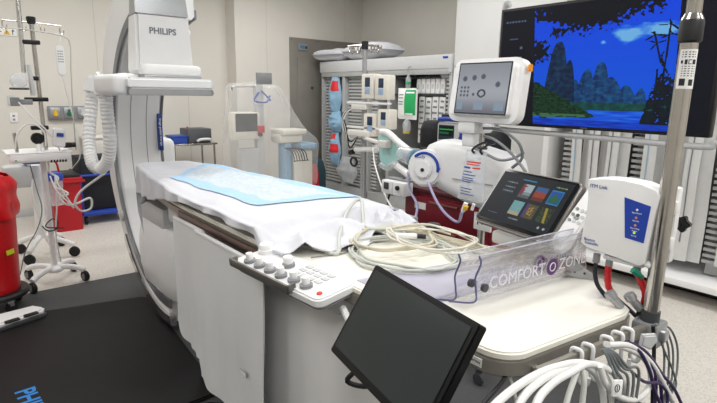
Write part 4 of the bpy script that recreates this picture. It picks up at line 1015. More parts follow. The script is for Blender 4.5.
b = MB().tube([(3.27, 2.30, 2.24), (3.27, 2.345, 2.2), (3.27, 2.35, 1.6), (3.27, 2.345, 1.39), (3.26, 2.29, 1.36), (3.25, 1.6, 1.352), (3.24, 1.0, 1.345), (3.24, .915, 1.37), (3.245, .89, 1.45), (3.25, .89, 2.1), (3.26, .89, 2.3)], .019, 12, 8); part(b, 'tube', PALE, fr)
b = MB().bb((3.32, 1.5, 1.7), (3.42, 1.76, 2.5), .02); b.cyl((3.40, 1.63, 2.3), (3.40, 1.63, 3.1), .05); part(b, 'ceiling_column', PALE, fr)

# ------------------------------------------------------------------ ultrasound style monitor on a steel post
um = thing('monitor_console', 'white console monitor showing grey dots on a steel post over the injector', 'monitor', (2.3, 1.75, 1.30))
fm = frame((2.165, 1.655, 1.632), (0, -1, 0), (.13, 0, .99))
b = MB().prism(rrect(.435, .325, .055, 6), .13, fm @ Matrix.Translation((-.012, 0, -.13)), .035, 5); part(b, 'shell', WHITE, um)
b = MB().prism(rrect(.325, .262, .006), .002, fm @ Matrix.Translation((.0, .005, -.001))); part(b, 'bezel', GLASSD, um)
def upic(u, v):
    c = mixc((140, 144, 152), (182, 186, 194), (1-abs(v-.55)*1.2)); c = mixc(c, (98, 102, 114), max(0, v-.7)*2.2)
    def dot(x, y, rx, ry, k=(92, 96, 108)):
        nonlocal c
        d = ((u-x)/rx)**2+((v-y)/ry)**2
        if d < 1: c = mixc(k, c, d*d*.7)
    for (x, y) in ((.13, .30), (.32, .28), (.50, .26), (.80, .42)): dot(x, y, .05, .06)
    for x in (.08, .15, .22): 
        for y in (.48, .56, .64): dot(x, y, .025, .03)
    dot(.34, .62, .03, .035)
    d = ((u-.5)/.085)**2+((v-.60)/.085)**2
    if .35 < d < 1: c = (70, 74, 86)
    if .78 < v < .93 and (.02 < u < .14 or .38 < u < .56 or .78 < u < .96): c = (150, 168, 186)
    if abs(v-.93) < .012 and .3 < u < .66 and int(u*120) % 3: c = (190, 110, 110)
    return c
picture('screen', .31, .248, 80, 64, upic, fm @ Matrix.Translation((0, .005, .0015)), screen_mat('console_picture', 1.25), um)
b = MB().prism(rrect(.03, .034, .006), .012, frame((2.235, 1.436, 1.735), (1, 0, 0), (0, 0, 1)) @ Matrix.Translation((0, 0, -.001)), .003); part(b, 'orange_button', ORANGE, um)
b = MB().cyl((2.154, 1.86, 1.735), (2.152, 1.86, 1.735), .013); part(b, 'round_badge', PALE, um)
text('badge_lettering', 'G', .016, fm @ Matrix.Translation((-.195, .12, .0005)), INKG, um)
b = MB().bb((2.18, 1.70, 1.40), (2.27, 1.82, 1.47), .02); b.bb((2.2, 1.72, 1.33), (2.26, 1.80, 1.42), .012); part(b, 'tilt_hinge', WHITE, um)
b = MB().bb((2.22, 1.73, 1.40), (2.38, 1.81, 1.45), .01); part(b, 'neck', WHITE, um)
b = MB().cyl((2.36, 1.79, 1.30), (2.36, 1.79, 1.46), .021, n=18); part(b, 'steel_post', STEEL, um)
b = MB().lathe([(.04, 0.0), (.04, .015), (.024, .02)], (2.36, 1.79, 1.302)); part(b, 'post_socket', DGREY, um)
for i, (pts, m_, l) in enumerate((([(2.270, 1.719, 1.431), (2.200, 1.554, 1.433), (2.180, 1.431, 1.383), (2.200, 1.415, 1.306), (2.200, 1.467, 1.250)], CABLED, 'outer'), ([(2.260, 1.695, 1.390), (2.200, 1.580, 1.381), (2.200, 1.486, 1.328), (2.200, 1.423, 1.275), (2.200, 1.387, 1.240)], GREY, 'inner'), ([(2.240, 1.740, 1.323), (2.200, 1.629, 1.304), (2.180, 1.527, 1.285), (2.200, 1.460, 1.301), (2.220, 1.419, 1.333)], GREY, 'lowest'))):
    b = MB().tube(pts, .0075, 8); single(b, 'grey_cable', m_, 'grey cable looping beside the steel post under the console monitor, %s of three' % l, 'cable', (pts[2][0], pts[2][1], min(p[2] for p in pts)), 'cables under the console monitor')

# ------------------------------------------------------------------ contrast injector
ij = thing('contrast_injector', 'big white rounded injector with a round head and blue arc, on a steel stand', 'injector', (2.38, 1.85, 0))
rings = []
for y, hx, hz, cz, cx in ((2.19, .06, .07, 1.18, 2.40), (2.16, .09, .115, 1.19, 2.40), (2.06, .115, .15, 1.19, 2.40), (1.88, .13, .165, 1.165, 2.40), (1.74, .135, .165, 1.14, 2.40), (1.64, .13, .16, 1.13, 2.40), (1.58, .12, .145, 1.125, 2.40), (1.55, .09, .11, 1.12, 2.40)):
    rings.append([Vector((cx+hx*sx, y, cz+hz*sz)) for sx, sz in rrect(2, 2, .55, 6)])
part(MB().loft(rings), 'body', WHITE, ij, sharp=60)
hd = frame((2.28, 2.12, 1.165), (.30, -.95, 0), (.08, 0, 1))
b = MB().cyl((0, 0, -.08), (0, 0, .035), .122, .112, 36, bev=.012); b.bm.transform(hd); hp = part(b, 'round_head', WHITE, ij)
b = MB().tube([hd @ Vector((.092*cos(R(a)), .092*sin(R(a)), .035)) for a in range(-10, 145, 12)], .009, 8, 2); part(b, 'blue_arc', BLUE, hp, label='blue arc')
b = MB().cyl((.0, -.005, .035), (0, -.005, .055), .06, .055, 28, bev=.006); b.bm.transform(hd); part(b, 'hub', WHITE, hp)
b = MB().cyl((.0, -.01, .055), (0, -.01, .058), .012, n=14); b.bm.transform(hd); part(b, 'hub_mark', BLACK, hp)
text('head_lettering', 'ready', .03, hd @ Matrix.Translation((-.03, .068, .036)), INKB, hp)
b = MB().cyl(hd @ Vector((.09, .0, .02)), hd @ Vector((.135, .02, .02)), .014); part(b, 'side_knob', GREY, ij)
b = MB().cyl((2.36, 2.19, 1.19), (2.38, 2.34, 1.20), .05, .06, 20, bev=.01); part(b, 'syringe_nose', PINSTR, ij)
b = MB().cyl((2.37, 2.3, 1.2), (2.4, 2.46, 1.21), .065, .05, 20); part(b, 'syringe_barrel', BAGFILM, ij)
b = MB().cyl((2.38, 1.76, .1), (2.38, 1.76, 1.03), .022, n=18); part(b, 'steel_stand', STEEL, ij)
b = MB(); 
for a in (45, 135, 225, 315): b.tube([(2.38, 1.76, .12), (2.38+.26*cos(R(a)), 1.76+.26*sin(R(a)), .08)], .02, 8, 1, smooth=False); castor(b, 2.38+.26*cos(R(a)), 1.76+.26*sin(R(a)), 0, .035)
part(b, 'base', DGREY, ij)
b = MB().bb((2.262, 1.62, 1.13), (2.267, 1.9, 1.134)); part(b, 'shell_seam', GREY, ij)
for pts, l in (([(2.240, 2.065, 1.090), (2.220, 1.977, 0.997), (2.200, 1.878, 0.934), (2.190, 1.780, 0.909), (2.180, 1.748, 0.974)], 'clear lilac line running from the injector head to the saline bag'), ([(2.300, 2.297, 1.116), (2.280, 2.253, 1.008), (2.260, 2.167, 0.928), (2.200, 2.130, 0.848), (2.100, 2.106, 0.831)], 'clear lilac line dropping from the injector syringe to the table')):
    b = MB().tube(pts, .008, 8); single(b, 'clear_line', mat('lilac_tubing', (176, 172, 206), .25), l, 'tube', (pts[2][0], pts[2][1], min(p[2] for p in pts)))
# saline bag
sb = thing('saline_bag', 'clear saline bag with blue and red print hanging in front of the injector', 'bag', (2.12, 1.65, 1.0))
C = [(2.120, 1.691, 1.324), (2.120, 1.565, 1.325), (2.120, 1.562, 1.059), (2.120, 1.739, 1.061)]
C = [Vector(p) for p in C]
def bagf(s):
    def f(u, v):
        p = (C[0]*(1-u)+C[1]*u)*(1-v)+(C[3]*(1-u)+C[2]*u)*v
        p = p.copy(); p.x -= s*.028*(max(0, sin(u*pi)*sin(v*pi)))**.6*(1+.15*nz(u*5, v*7)); return p
    return f
b = MB().grid(bagf(1), 18, 26); b.grid(bagf(-1), 18, 26); bmesh.ops.remove_doubles(b.bm, verts=b.bm.verts, dist=.0005); part(b, 'pouch', BAGFILM, sb, sharp=180)
def onbag(u, v): 
    p = bagf(1)(u, v); p.x -= .0015; return p
def strip(b, u0, u1, v, h):
    b.grid(lambda a, c: onbag(u0+(u1-u0)*a, v+h*c), 6, 1)
b = MB()
for v in (.40, .46, .52, .56, .60, .74, .80, .86): strip(b, .12, .55+.3*abs(nz(v*40, 1)), v, .018)
strip(b, .12, .45, .31, .035); part(b, 'blue_print', INKB, sb)
b = MB(); strip(b, .2, .85, .20, .03); strip(b, .2, .8, .25, .022); strip(b, .55, .85, .31, .03); part(b, 'red_print', INKR, sb)
b = MB().cyl((2.120, 1.677, 1.044), (2.120, 1.694, 0.998), .012); b.cyl((2.120, 1.625, 1.048), (2.120, 1.635, 1.014), .008); part(b, 'port', WHITE, sb)
b = MB().cyl((2.115, 1.672, 1.029), (2.115, 1.677, 1.012), .0135); part(b, 'yellow_ring', YELLOW, sb)
b = MB()
for u_ in (474, 484): 
    p = Vector((2.120, 1.621, 1.330)); q = Vector((2.12, p.y-.03*(u_-478)/6*1.0, p.z)); b.tube([q+Vector((0, 0, -.02)), q+Vector((-.02, 0, .0)), q+Vector((0, -.01, .02)), q+Vector((.06, 0, .03)), q+Vector((.12, .02, .03))], .006, 8)
part(b, 'black_hook', BLACK, sb)
lp = thing('label_plate', 'white plate with dark marks hanging on the injector stand below the saline bag', 'plate', (2.3, 1.72, .82))
b = MB().box((0, 0, 0), (.12, .10, .012), .003, FX((2.335, 1.72, .90))); part(b, 'plate', PAPER, lp)
for k in range(3):
    b = MB(); b.box((-.03+.03*k, .005, .0065), (.008, .05-.01*k, .001), 0, FX((2.335, 1.72, .90))); part(b, 'mark', INK, lp)
b = MB().cyl((2.34, 1.72, .93), (2.38, 1.75, .93), .008); part(b, 'bracket', BLACK, lp)

# ------------------------------------------------------------------ maroon cart with equipment on top
mc = thing('crash_cart', 'maroon drawer cart standing behind the table under the injector', 'cart', (2.98, 2.32, 0))
b = MB().bb((2.72, 1.92, .12), (3.14, 2.74, .90), .012); part(b, 'body', MAROON, mc)
for i, (z0, z1) in enumerate(((.15, .33), (.345, .50), (.515, .67), (.685, .87))):
    b = MB().bb((2.70, 1.95, z0), (2.725, 2.70, z1), .006); d = part(b, 'drawer', MAROON, mc)
    b = MB().bb((2.685, 2.2, z1-.035), (2.70, 2.46, z1-.02), .004); part(b, 'handle', mat('dull_brass_handle', (150, 90, 84), .4, .4), d)
b = MB().bb((2.697, 2.50, .775), (2.7, 2.61, .825)); part(b, 'paper_label', PAPER, mc)
b = MB().bb((2.70, 1.90, .895), (3.16, 2.76, .93), .01); part(b, 'worktop', mat('dark_maroon_top', (74, 14, 26), .45), mc)
b = MB().bb((2.9, 2.04, .93), (3.14, 2.66, 1.20), .01); part(b, 'equipment_riser', DGREY, mc)
for x in (2.76, 3.1):
    for y in (1.98, 2.68): q = MB(); castor(q, x, y, 0, .06, .03); part(q, 'castor', RUBBER, mc)
df = thing('defibrillator', 'small portable monitor with green trace and blue grip on top of the cart riser', 'monitor', (3.0, 2.45, 1.2))
fm = FX((2.93, 2.52, 1.31))
b = MB().prism(rrect(.24, .20, .03), .13, fm @ Matrix.Translation((0, -.005, -.13)), .015); part(b, 'casing', PALE, df)
b = MB().tube([fm @ Vector((x, y, .0)) for x, y in ((.12, -.08), (.125, .08), (.10, .115), (-.02, .12), (-.1, .115))], .015, 8); part(b, 'blue_grip', BLUE, df)
b = MB().prism(rrect(.15, .11, .008), .002, fm @ Matrix.Translation((-.02, .02, 0))); part(b, 'bezel', GLASSD, df)
def dpic(u, v):
    c = (10, 16, 22)
    if abs(v-(.25+.06*nz(u*14, 1))) < .04: c = (60, 220, 90)
    if .45 < v < .62 and u < .7: c = (30, 120, 70)
    if v > .8: c = (40, 60, 70)
    return c
picture('screen', .13, .09, 36, 24, dpic, fm @ Matrix.Translation((-.02, .02, .0024)), screen_mat('trace_picture', .9), df)
for (y, w, h, l) in ((2.72, .10, .20, 'black equipment pouch standing left of the small portable monitor'), (2.25, .20, .15, 'black equipment pouch lying right of the small portable monitor')):
    b = MB().loft([[Vector((3.0+.09*k*s, y+w*k*t_, z)) for s, t_ in rrect(2, 2, .6, 4)] for k, z in ((.9, 1.205), (1, 1.23), (1, 1.2+h*.7), (.8, 1.2+h), (.5, 1.2+h+.01))])
    single(b, 'black_pouch', mat('black_nylon', (24, 25, 28), .7, bump=.3, scale=20), l, 'pouch', (3.0, y, 1.203), sharp=60)
b = MB().bb((3.02, 2.62, 1.3), (3.06, 2.68, 1.46), .01); b.bb((3.02, 2.52, 1.40), (3.05, 2.68, 1.44), .01)
b.bb((3.03, 2.64, 1.2), (3.05, 2.66, 1.32))
single(b, 'black_bracket', BLACK, 'black angled bracket standing behind the small portable monitor', 'bracket', (3.04, 2.65, 1.2))
# twin regulator box
tr_ = thing('regulator_box', 'white twin regulator box with dark knobs hanging over the cart left of the injector', 'regulator', (2.6, 2.74, .86))
for (y, l) in ((2.80, 0), (2.675, 1)):
    b = MB().bb((2.58, y-.06, .865), (2.68, y+.06, .965), .008); q = part(b, 'module', WHITE, tr_)
    b = MB().cyl((2.58, y, .925), (2.565, y, .925), .017, n=14) if l else MB().bb((2.572, y-.025, .9), (2.582, y+.025, .95), .003); part(b, 'dial' if l else 'dark_window', BLACK if l else DGREY, q)
b = MB().bb((2.64, 2.62, .965), (2.70, 2.86, .98), .004); b.bb((2.66, 2.7, .90), (2.74, 2.73, .98)); part(b, 'bracket', GREY, tr_)
b = MB().tube([(2.6, 2.78, .87), (2.58, 2.78, .8), (2.52, 2.7, .7), (2.5, 2.6, .5)], .008, 8); part(b, 'black_lead', BLACK, tr_)
b = MB().tube([(3.200, 3.677, 1.098), (3.100, 3.529, 0.959), (2.800, 3.080, 0.825), (2.300, 2.435, 0.855), (1.900, 1.907, 0.937)], .007, 8)
single(b, 'white_lead', CABLEW, 'thin white lead sagging from the pump stand down to the table edge', 'lead', (2.6, 2.7, .8))
b = MB(); b.bb((1.592, 1.66, 1.0), (1.66, 1.80, 1.06), .008); b.m(GREY); b.bb((1.60, 1.58, 1.0), (1.66, 1.655, 1.055), .006)
b.mats = [BLUE, GREY]
for f in b.bm.faces: f.material_index = 0 if f.calc_center_median().y > 1.657 else 1
cb = thing('connector_block', 'blue and grey connector block clipped on the far table edge beside the sheet', 'connector', (1.62, 1.7, 1.0))
part(b, 'block', BLUE, cb)
rc = thing('rail_clamp', 'black knobbed clamp on the far table edge in front of the maroon cart', 'clamp', (1.63, 1.45, .96))
b = MB().bb((1.585, 1.42, .955), (1.65, 1.48, 1.0), .006); part(b, 'jaw', STEEL, rc)
b = MB().lathe([(.012, 1.0), (.012, 1.02), (.03, 1.025), (.034, 1.04), (.026, 1.055)], (1.62, 1.45, 0), 18); part(b, 'knob', BLACK, rc)

# ------------------------------------------------------------------ infusion pump stand
ps = thing('pump_stand', 'tall infusion stand with four beige pumps and a crown of hooks before the cabinets', 'stand', (3.9, 4.66, 0))
b = MB().cyl((3.9, 4.66, .1), (3.9, 4.66, 2.16), .028, n=16); part(b, 'pole', TRACK, ps)
b = MB().cyl((3.9, 4.66, 2.1), (3.9, 4.66, 2.19), .04, n=16, bev=.006); part(b, 'cap', BLACK, ps)
b = MB().tube([(3.9, 4.9, 2.14), (3.9, 4.66, 2.15), (3.9, 4.42, 2.13)], .009, 8, 2); b.tube([(3.72, 4.75, 2.13), (3.9, 4.66, 2.15), (4.08, 4.6, 2.13)], .009, 8, 2); part(b, 'hook_arm', STEEL, ps)
for (x, y) in ((3.9, 4.9), (3.9, 4.78), (3.9, 4.54), (3.9, 4.42), (3.75, 4.74), (4.05, 4.6)):
    b = MB().tube([(x, y, 2.14), (x, y+.01, 2.09), (x, y-.015, 2.065), (x, y-.04, 2.09), (x, y-.045, 2.13)], .008, 8); part(b, 'hook', STEEL, ps)
for i, (u0, v0, u1, v1) in enumerate(((361, 74, 374, 99), (374, 74, 387, 100), (363, 113, 376, 137), (377, 109, 389, 130))):
    pass
BEI = mat('beige_pump_casing', (226, 222, 212), .45)
for (A_, B_) in (((3.800, 4.601, 1.823), (3.800, 4.375, 1.548)), ((3.800, 4.367, 1.808), (3.800, 4.153, 1.541)), ((3.800, 4.554, 1.388), (3.800, 4.319, 1.131)), ((3.800, 4.313, 1.441), (3.800, 4.108, 1.222))):
    c = ((A_[1]+B_[1])/2, (A_[2]+B_[2])/2); w_, h_ = abs(A_[1]-B_[1])*.94, abs(A_[2]-B_[2])
    b = MB().bb((3.80, c[0]-w_/2, c[1]-h_/2), (3.93, c[0]+w_/2, c[1]+h_/2), .015); pm = part(b, 'pump', BEI, ps)
    b = MB().bb((3.796, c[0]-w_*.22, c[1]-h_*.02), (3.802, c[0]+w_*.18, c[1]+h_*.36), .002); part(b, 'display_window', mat('dark_blue_window', (42, 56, 84), .2), pm)
    b = MB().bb((3.796, c[0]-w_*.22, c[1]-h_*.3), (3.802, c[0]+w_*.18, c[1]-h_*.05), .002); part(b, 'keypad', mat('pale_blue_keypad', (150, 176, 206), .5), pm)
b = MB()
for z in (1.50, 1.22): b.bb((3.80, 4.12, z-.012), (3.84, 4.86, z+.012), .004)
part(b, 'cross_bar', WHITE, ps)
for A_, B_ in (((3.76, 4.42, 1.12), (3.92, 4.8, 1.19)), ((3.8, 4.5, 1.42), (3.9, 4.78, 1.49))): part(MB().bb(A_, B_, .015), 'junction_box', WARMW, ps)
for k in range(4):
    b = MB().tube([(3.84, 4.74+.03*k, 1.46-.02*k), (3.8, 4.88+.02*k, 1.36), (3.8, 4.92-.02*k, 1.2), (3.84, 4.84, 1.08-.04*k), (3.86, 4.72, 1.1)], .008, 8); part(b, 'power_cord', BLACK if k % 2 else CABLEW, ps)
b = MB().cyl((3.88, 4.78, .94), (3.84, 4.30, 1.0), .028, n=14); b.cyl((3.85, 4.36, .95), (3.85, 4.36, 1.04), .022); part(b, 'side_arm', WHITE, ps)
b = MB().cyl((3.85, 4.78, .92), (3.84, 4.84, .90), .03); b.tube([Vector((3.84, 4.76+.06*cos(2*pi*k/12), .80+.05*sin(2*pi*k/12))) for k in range(12)], .014, 8, 1, closed=True); part(b, 'black_clip', BLACK, ps)
b = MB()
for a in range(5): b.tube([(3.9, 4.66, .12), (3.9+.3*cos(R(72*a)), 4.66+.3*sin(R(72*a)), .09)], .025, 8, 1, smooth=False); castor(b, 3.9+.3*cos(R(72*a)), 4.66+.3*sin(R(72*a)), 0, .04)
part(b, 'wheeled_base', PALE, ps)
# pale teal shield on an arm
ts = thing('teal_shield', 'pale teal curved shield with white edge rails held between pump stand and injector', 'shield', (3.3, 3.55, .98))
P = [(3.300, 3.707, 1.206), (3.300, 3.637, 1.249), (3.300, 3.522, 1.191), (3.300, 3.383, 1.091), (3.300, 3.367, 1.028), (3.300, 3.485, 0.958), (3.300, 3.610, 0.915), (3.300, 3.670, 0.976)]
fm = FX((3.3, 0, 0))
b = MB().prism([(-p[1], p[2]) for p in P], .02, fm, .006); part(b, 'shell', TEAL, ts)
b = MB().tube([(3.270, 3.646, 1.249), (3.270, 3.547, 1.246), (3.250, 3.388, 1.176), (3.200, 3.192, 1.115)], .032, 10); part(b, 'edge_rail', WHITE, ts)
b = MB().tube([(3.270, 3.453, 0.964), (3.200, 3.272, 0.936), (3.100, 3.045, 0.911)], .032, 10); part(b, 'edge_rail', WHITE, ts)
b = MB().box((3.250, 3.563, 1.143), (.09, .12, .07), .012); b.tube([(3.260, 3.602, 1.139), (3.500, 3.976, 1.117), (3.86, 4.6, 1.1)], .022, 8); part(b, 'holder', WARMW, ts)
b = MB().tube([(3.270, 3.635, 0.934), (3.250, 3.513, 0.921), (3.220, 3.374, 0.986)], .03, 10); part(b, 'clear_mouthpiece', BAGFILM, ts)

# ------------------------------------------------------------------ supply cabinets with open shutters
def cabinet(name, label, y0, y1, divs, rows_y):
    t = thing(name, label, 'cabinet', (5.3, (y0+y1)/2, 0), 'grey supply cabinets')
    X0, X1, Z0, Z1 = 5.0, 5.62, .06, 2.10
    b = MB().bb((X1-.02, y0, Z0), (X1, y1, Z1)); part(b, 'back_panel', CABIN, t)
    for y in (y0, y1): part(MB().bb((X0, y-.0225, Z0), (X1, y+.0225, Z1), .004), 'side_panel', CABM, t)
    b = MB().bb((X0-.03, y0-.03, Z1-.17), (X1, y1+.03, Z1), .008); part(b, 'shutter_box', PALE, t)
    b = MB().bb((X0-.02, y0, Z1-.24), (X0+.02, y1, Z1-.165), .004); part(b, 'shutter_bar', CABM, t)
    b = MB().bb((X0, y0, .0), (X1, y1, Z0+.08), .004); part(b, 'plinth', CABM, t)
    for y in divs: part(MB().bb((X0-.01, y-.03, Z0+.08), (X1, y+.03, Z1-.17), .004), 'mullion', CABM, t)
    for ya, yb in rows_y:
        b = MB()
        for k in range(34): b.bb((X0+.06, ya, .18+.05*k), (X0+.5, yb, .205+.05*k))
        b.bb((X0+.1, ya+.01*(1 if yb > ya else -1), .15), (X0+.55, yb, 1.92))
        part(b, 'louvre_column', LOUV, t)
    return t
cabinet('supply_cabinet', 'grey open supply cabinet with louvred sides holding light blue wrapped packs', 5.965, 7.05, [6.47], [(5.96, 6.42), (6.52, 7.02)])
cab_r = cabinet('supply_cabinet', 'grey open supply cabinet holding rows of white boxes and printed pouches', 4.31, 5.88, [5.42], [(5.72, 5.85), (4.34, 4.42)])
b = MB().bb((4.965, 4.34, 2.05), (4.97, 4.42, 2.075)); part(b, 'blue_sticker', BLUE, cab_r)
def sack(c, w, h, d, m_, lab_, nm='wrapped_pack', patches=()):
    t = thing(nm, lab_, 'pack', (c[0], c[1], c[2]-h/2), 'blue packs in the left cabinet')
    def f(s):
        def g(u, v):
            k = (max(0, sin(u*pi))*max(0, sin(v*pi)))**.5
            return Vector((c[0]-s*d*k*(1+.3*nz(u*4, v*6, c[2])), c[1]+w*(.5-u)*(1-.25*sin(v*pi*2.2+1)), c[2]+h*(.5-v)))
        return g
    b = MB().grid(f(1), 16, 22); b.grid(f(-1), 16, 22); bmesh.ops.remove_doubles(b.bm, verts=b.bm.verts, dist=.0005); part(b, 'pouch', m_, t, sharp=180)
    for (u0, u1, v0, v1) in patches:
        g = f(1); b = MB().grid(lambda a, q: g(u0+(u1-u0)*a, v0+(v1-v0)*q)-Vector((.004, 0, 0)), 5, 5); part(b, 'red_label', mat('red_label_print', (214, 40, 44), .5), t)
sack((5.02, 6.70, 1.58), .26, .62, .10, LBLUE, 'light blue wrapped pack with square red label hanging high in the left cabinet', patches=[(.4, .95, .15, .4)])
sack((5.02, 6.68, 1.16), .30, .34, .12, LBLUE, 'plain light blue wrapped pack in the middle of the left cabinet')
sack((5.02, 6.70, .72), .24, .55, .10, LBLUE, 'light blue wrapped pack with two red labels low in the left cabinet', patches=[(.3, .8, .05, .2), (.4, .95, .35, .6)])
sack((4.99, 6.34, .42), .40, .42, .13, BAGFILM, 'clear blue tinted bag low in the left cabinet beside the louvres')
# boxes and pouches in the right cabinet
bi = 0
box0 = None
for (y, z) in [(4.93-.085*k, 1.71) for k in range(6)]+[(5.70, 1.80), (5.60, 1.80), (5.50, 1.80)]:
    l = 'small white carton on the upper cabinet shelf, %s from the left' % ordinal(bi) if bi < 6 else 'small white carton hanging left of the cabinet divider, %s from the left' % ordinal(bi-6)
    if box0 is None:
        box0 = thing('white_carton', l, 'carton', (5.12, y, z-.09), 'cartons in the right cabinet')
        part(MB().bb((5.08, y-.034, z-.09), (5.3, y+.034, z+.10), .004), 'carton', WHITE, box0)
        part(MB().bb((5.079, y-.018, z-.03), (5.0805, y+.018, z+.03)), 'end_label', PALE, box0)
    else: dup(box0, (5.12, y, z-.09), l)
    bi += 1
for z in (1.815, 1.595): part(MB().bb((5.07, 4.35, z), (5.5, 5.38, z+.022)), 'shelf', DGREY, cab_r)
pi_ = 0
for (y, zt, h, m_, pr_) in ((4.86, 1.58, .62, POUCH, 0), (4.74, 1.57, .60, POUCH, 0), (4.62, 1.58, .62, POUCH, 1), (4.50, 1.58, .60, POUCH, 0)):
    t = thing('printed_pouch', 'tall white printed pouch hanging below the cartons, %s from the left' % ordinal(pi_), 'pouch', (5.1, y, zt-h), 'printed pouches in the right cabinet')
    part(MB().bb((5.08, y-.052, zt-h), (5.10, y+.052, zt), .008), 'sleeve', m_, t)
    for k in range(7): part(MB().bb((5.077, y-.035, zt-.07-.075*k), (5.081, y+.02+.012*(k % 3), zt-.045-.075*k)), 'printed_line', INKG, t)
    if pr_: part(MB().bb((5.076, y-.02, zt-.56), (5.081, y+.04, zt-.46)), 'blue_label', mat('sky_blue_print', (60, 140, 200), .5), t)
    pi_ += 1
for (y, z, w_, h_, l) in ((4.98, 1.93, .16, .12, 'black folded strap hanging under the cabinet shutter left of the cartons'), (4.72, 1.9, .2, .07, 'black folded strap hanging under the cabinet shutter over the cartons')):
    b = MB().bb((5.05, y-w_/2, z-h_/2), (5.16, y+w_/2, z+h_/2), .02); b.tube([(5.06, y-w_/2, z), (5.04, y, z-h_*.9), (5.06, y+w_/2, z)], .012, 8); single(b, 'black_strap', BLACK, l, 'strap', (5.1, y, z-h_))
sack((5.06, 4.44, 1.88), .16, .14, .05, BAGFILM, 'crumpled clear bag on the cabinet shelf above the cartons', 'clear_bag')
# drip bag with green label hanging in front of the cabinet divider
gb = thing('drip_bag', 'drip bag with green and white label hanging before the cabinet divider', 'bag', (4.94, 5.13, 1.2))
A_, B_ = (4.900, 5.160, 1.688), (4.900, 4.797, 1.276)
yc, zc, w_, h_ = (A_[1]+B_[1])/2, (A_[2]+B_[2])/2, abs(A_[1]-B_[1]), abs(A_[2]-B_[2])
def gbf(s):
    return lambda u, v: Vector((4.93-s*.045*(max(0, sin(u*pi)*sin(v*pi)))**.5, yc+w_*(.5-u), zc+h_*(.5-v)))
b = MB().grid(gbf(1), 12, 16); b.grid(gbf(-1), 12, 16); bmesh.ops.remove_doubles(b.bm, verts=b.bm.verts, dist=.0005); part(b, 'pouch', PAPER, gb, sharp=180)
g = gbf(1)
b = MB().grid(lambda a, q: g(.45+.5*a, .06+.8*q)-Vector((.003, 0, 0)), 6, 8); part(b, 'green_label', GREENP, gb)
for v0, wd in ((.12, .4), (.8, .35)): part(MB().grid(lambda a, q: g(.5+wd*a, v0+.05*q)-Vector((.005, 0, 0)), 6, 2), 'white_print', WHITEINK, gb)
b = MB()
for v in (.2, .3, .42, .5): b.grid(lambda a, q: g(.1+.28*a, v+.03*q)-Vector((.003, 0, 0)), 4, 2)
part(b, 'grey_print', INKG, gb)
b = MB().lathe([(.03, 0), (.035, .03), (.035, .12), (.02, .15), (.01, .2)], (4.93, yc, zc+h_/2), 16); part(b, 'clear_chamber', BAGFILM, gb)
b = MB().cyl((4.93, yc, zc+h_/2+.05), (4.93, yc, zc+h_/2+.08), .037); part(b, 'green_ring', GREENP, gb)
b = MB().tube([(4.93, yc, zc+h_/2+.18), (4.92, yc, zc+h_/2+.26), (4.97, yc, zc+h_/2+.28)], .008, 8); part(b, 'hook', STEEL, gb)
b = MB().lathe([(.05, -.16), (.06, -.1), (.05, -.03), (.02, 0)], (4.93, yc, zc-h_/2), 16); part(b, 'pump_bulb', BAGFILM, gb)
b = MB().cyl((4.93, yc, zc-h_/2-.19), (4.93, yc, zc-h_/2-.15), .05); part(b, 'yellow_collar', mat('olive_yellow_plastic', (190, 170, 80), .5), gb)
# pillows on top of the left cabinet
def pillow(c, w, d, h, rz, lab_):
    def f(s):
        return lambda u, v: Vector(((u-.5)*w, (v-.5)*d, s*h*(max(0, sin(pi*u))*max(0, sin(pi*v)))**.32*(1+.25*nz(u*4, v*4, c[1]*3))))
    b = MB().grid(f(1), 22, 22); b.grid(f(-1), 22, 22); bmesh.ops.remove_doubles(b.bm, verts=b.bm.verts, dist=.0008)
    b.bm.transform(Matrix.Translation(c) @ Matrix.Rotation(rz, 4, 'Z'))
    single(b, 'pillow', SHEET, lab_, 'pillow', (c[0], c[1], c[2]-h), 'pillows on the cabinets', sharp=180)
pillow((5.15, 6.85, 2.205), .5, .66, .11, .2, 'white pillow at the left end of the cabinet top beside the steel door')
pillow((5.2, 6.05, 2.23), .5, 1.0, .13, -.06, 'longer white pillow on the cabinet top behind the hooks')

# ------------------------------------------------------------------ steel doorway panel
b = MB().bb((4.525, 7.285, 0), (5.95, 7.3, 2.475), .003); dr = struct(b, 'door_1', DSTEEL)
b = MB().bb((4.67, 7.272, .02), (5.7, 7.286, 2.17), .004); part(b, 'door_leaf', DSTEEL, dr)
b = MB().cyl((4.94, 7.272, 1.69), (4.94, 7.25, 1.69), .02); part(b, 'door_knob', DGREY, dr)
for x in (4.56, 5.05, 5.1, 5.4):
    b = MB().cyl((x, 7.286, 2.44), (x, 7.28, 2.44), .008, n=10); part(b, 'screw', DGREY, dr)
dc = thing('door_control', 'small control panel with blue display above the steel door', 'control panel', (4.75, 7.28, 2.28))
b = MB().bb((4.68, 7.262, 2.28), (4.86, 7.285, 2.385), .004); part(b, 'plate', GREY, dc)
b = MB().bb((4.71, 7.258, 2.31), (4.80, 7.263, 2.36)); part(b, 'display', mat('blue_lcd', (74, 120, 150), .3), dc)
b = MB().bb((4.81, 7.258, 2.31), (4.845, 7.263, 2.35)); part(b, 'button', INK, dc)

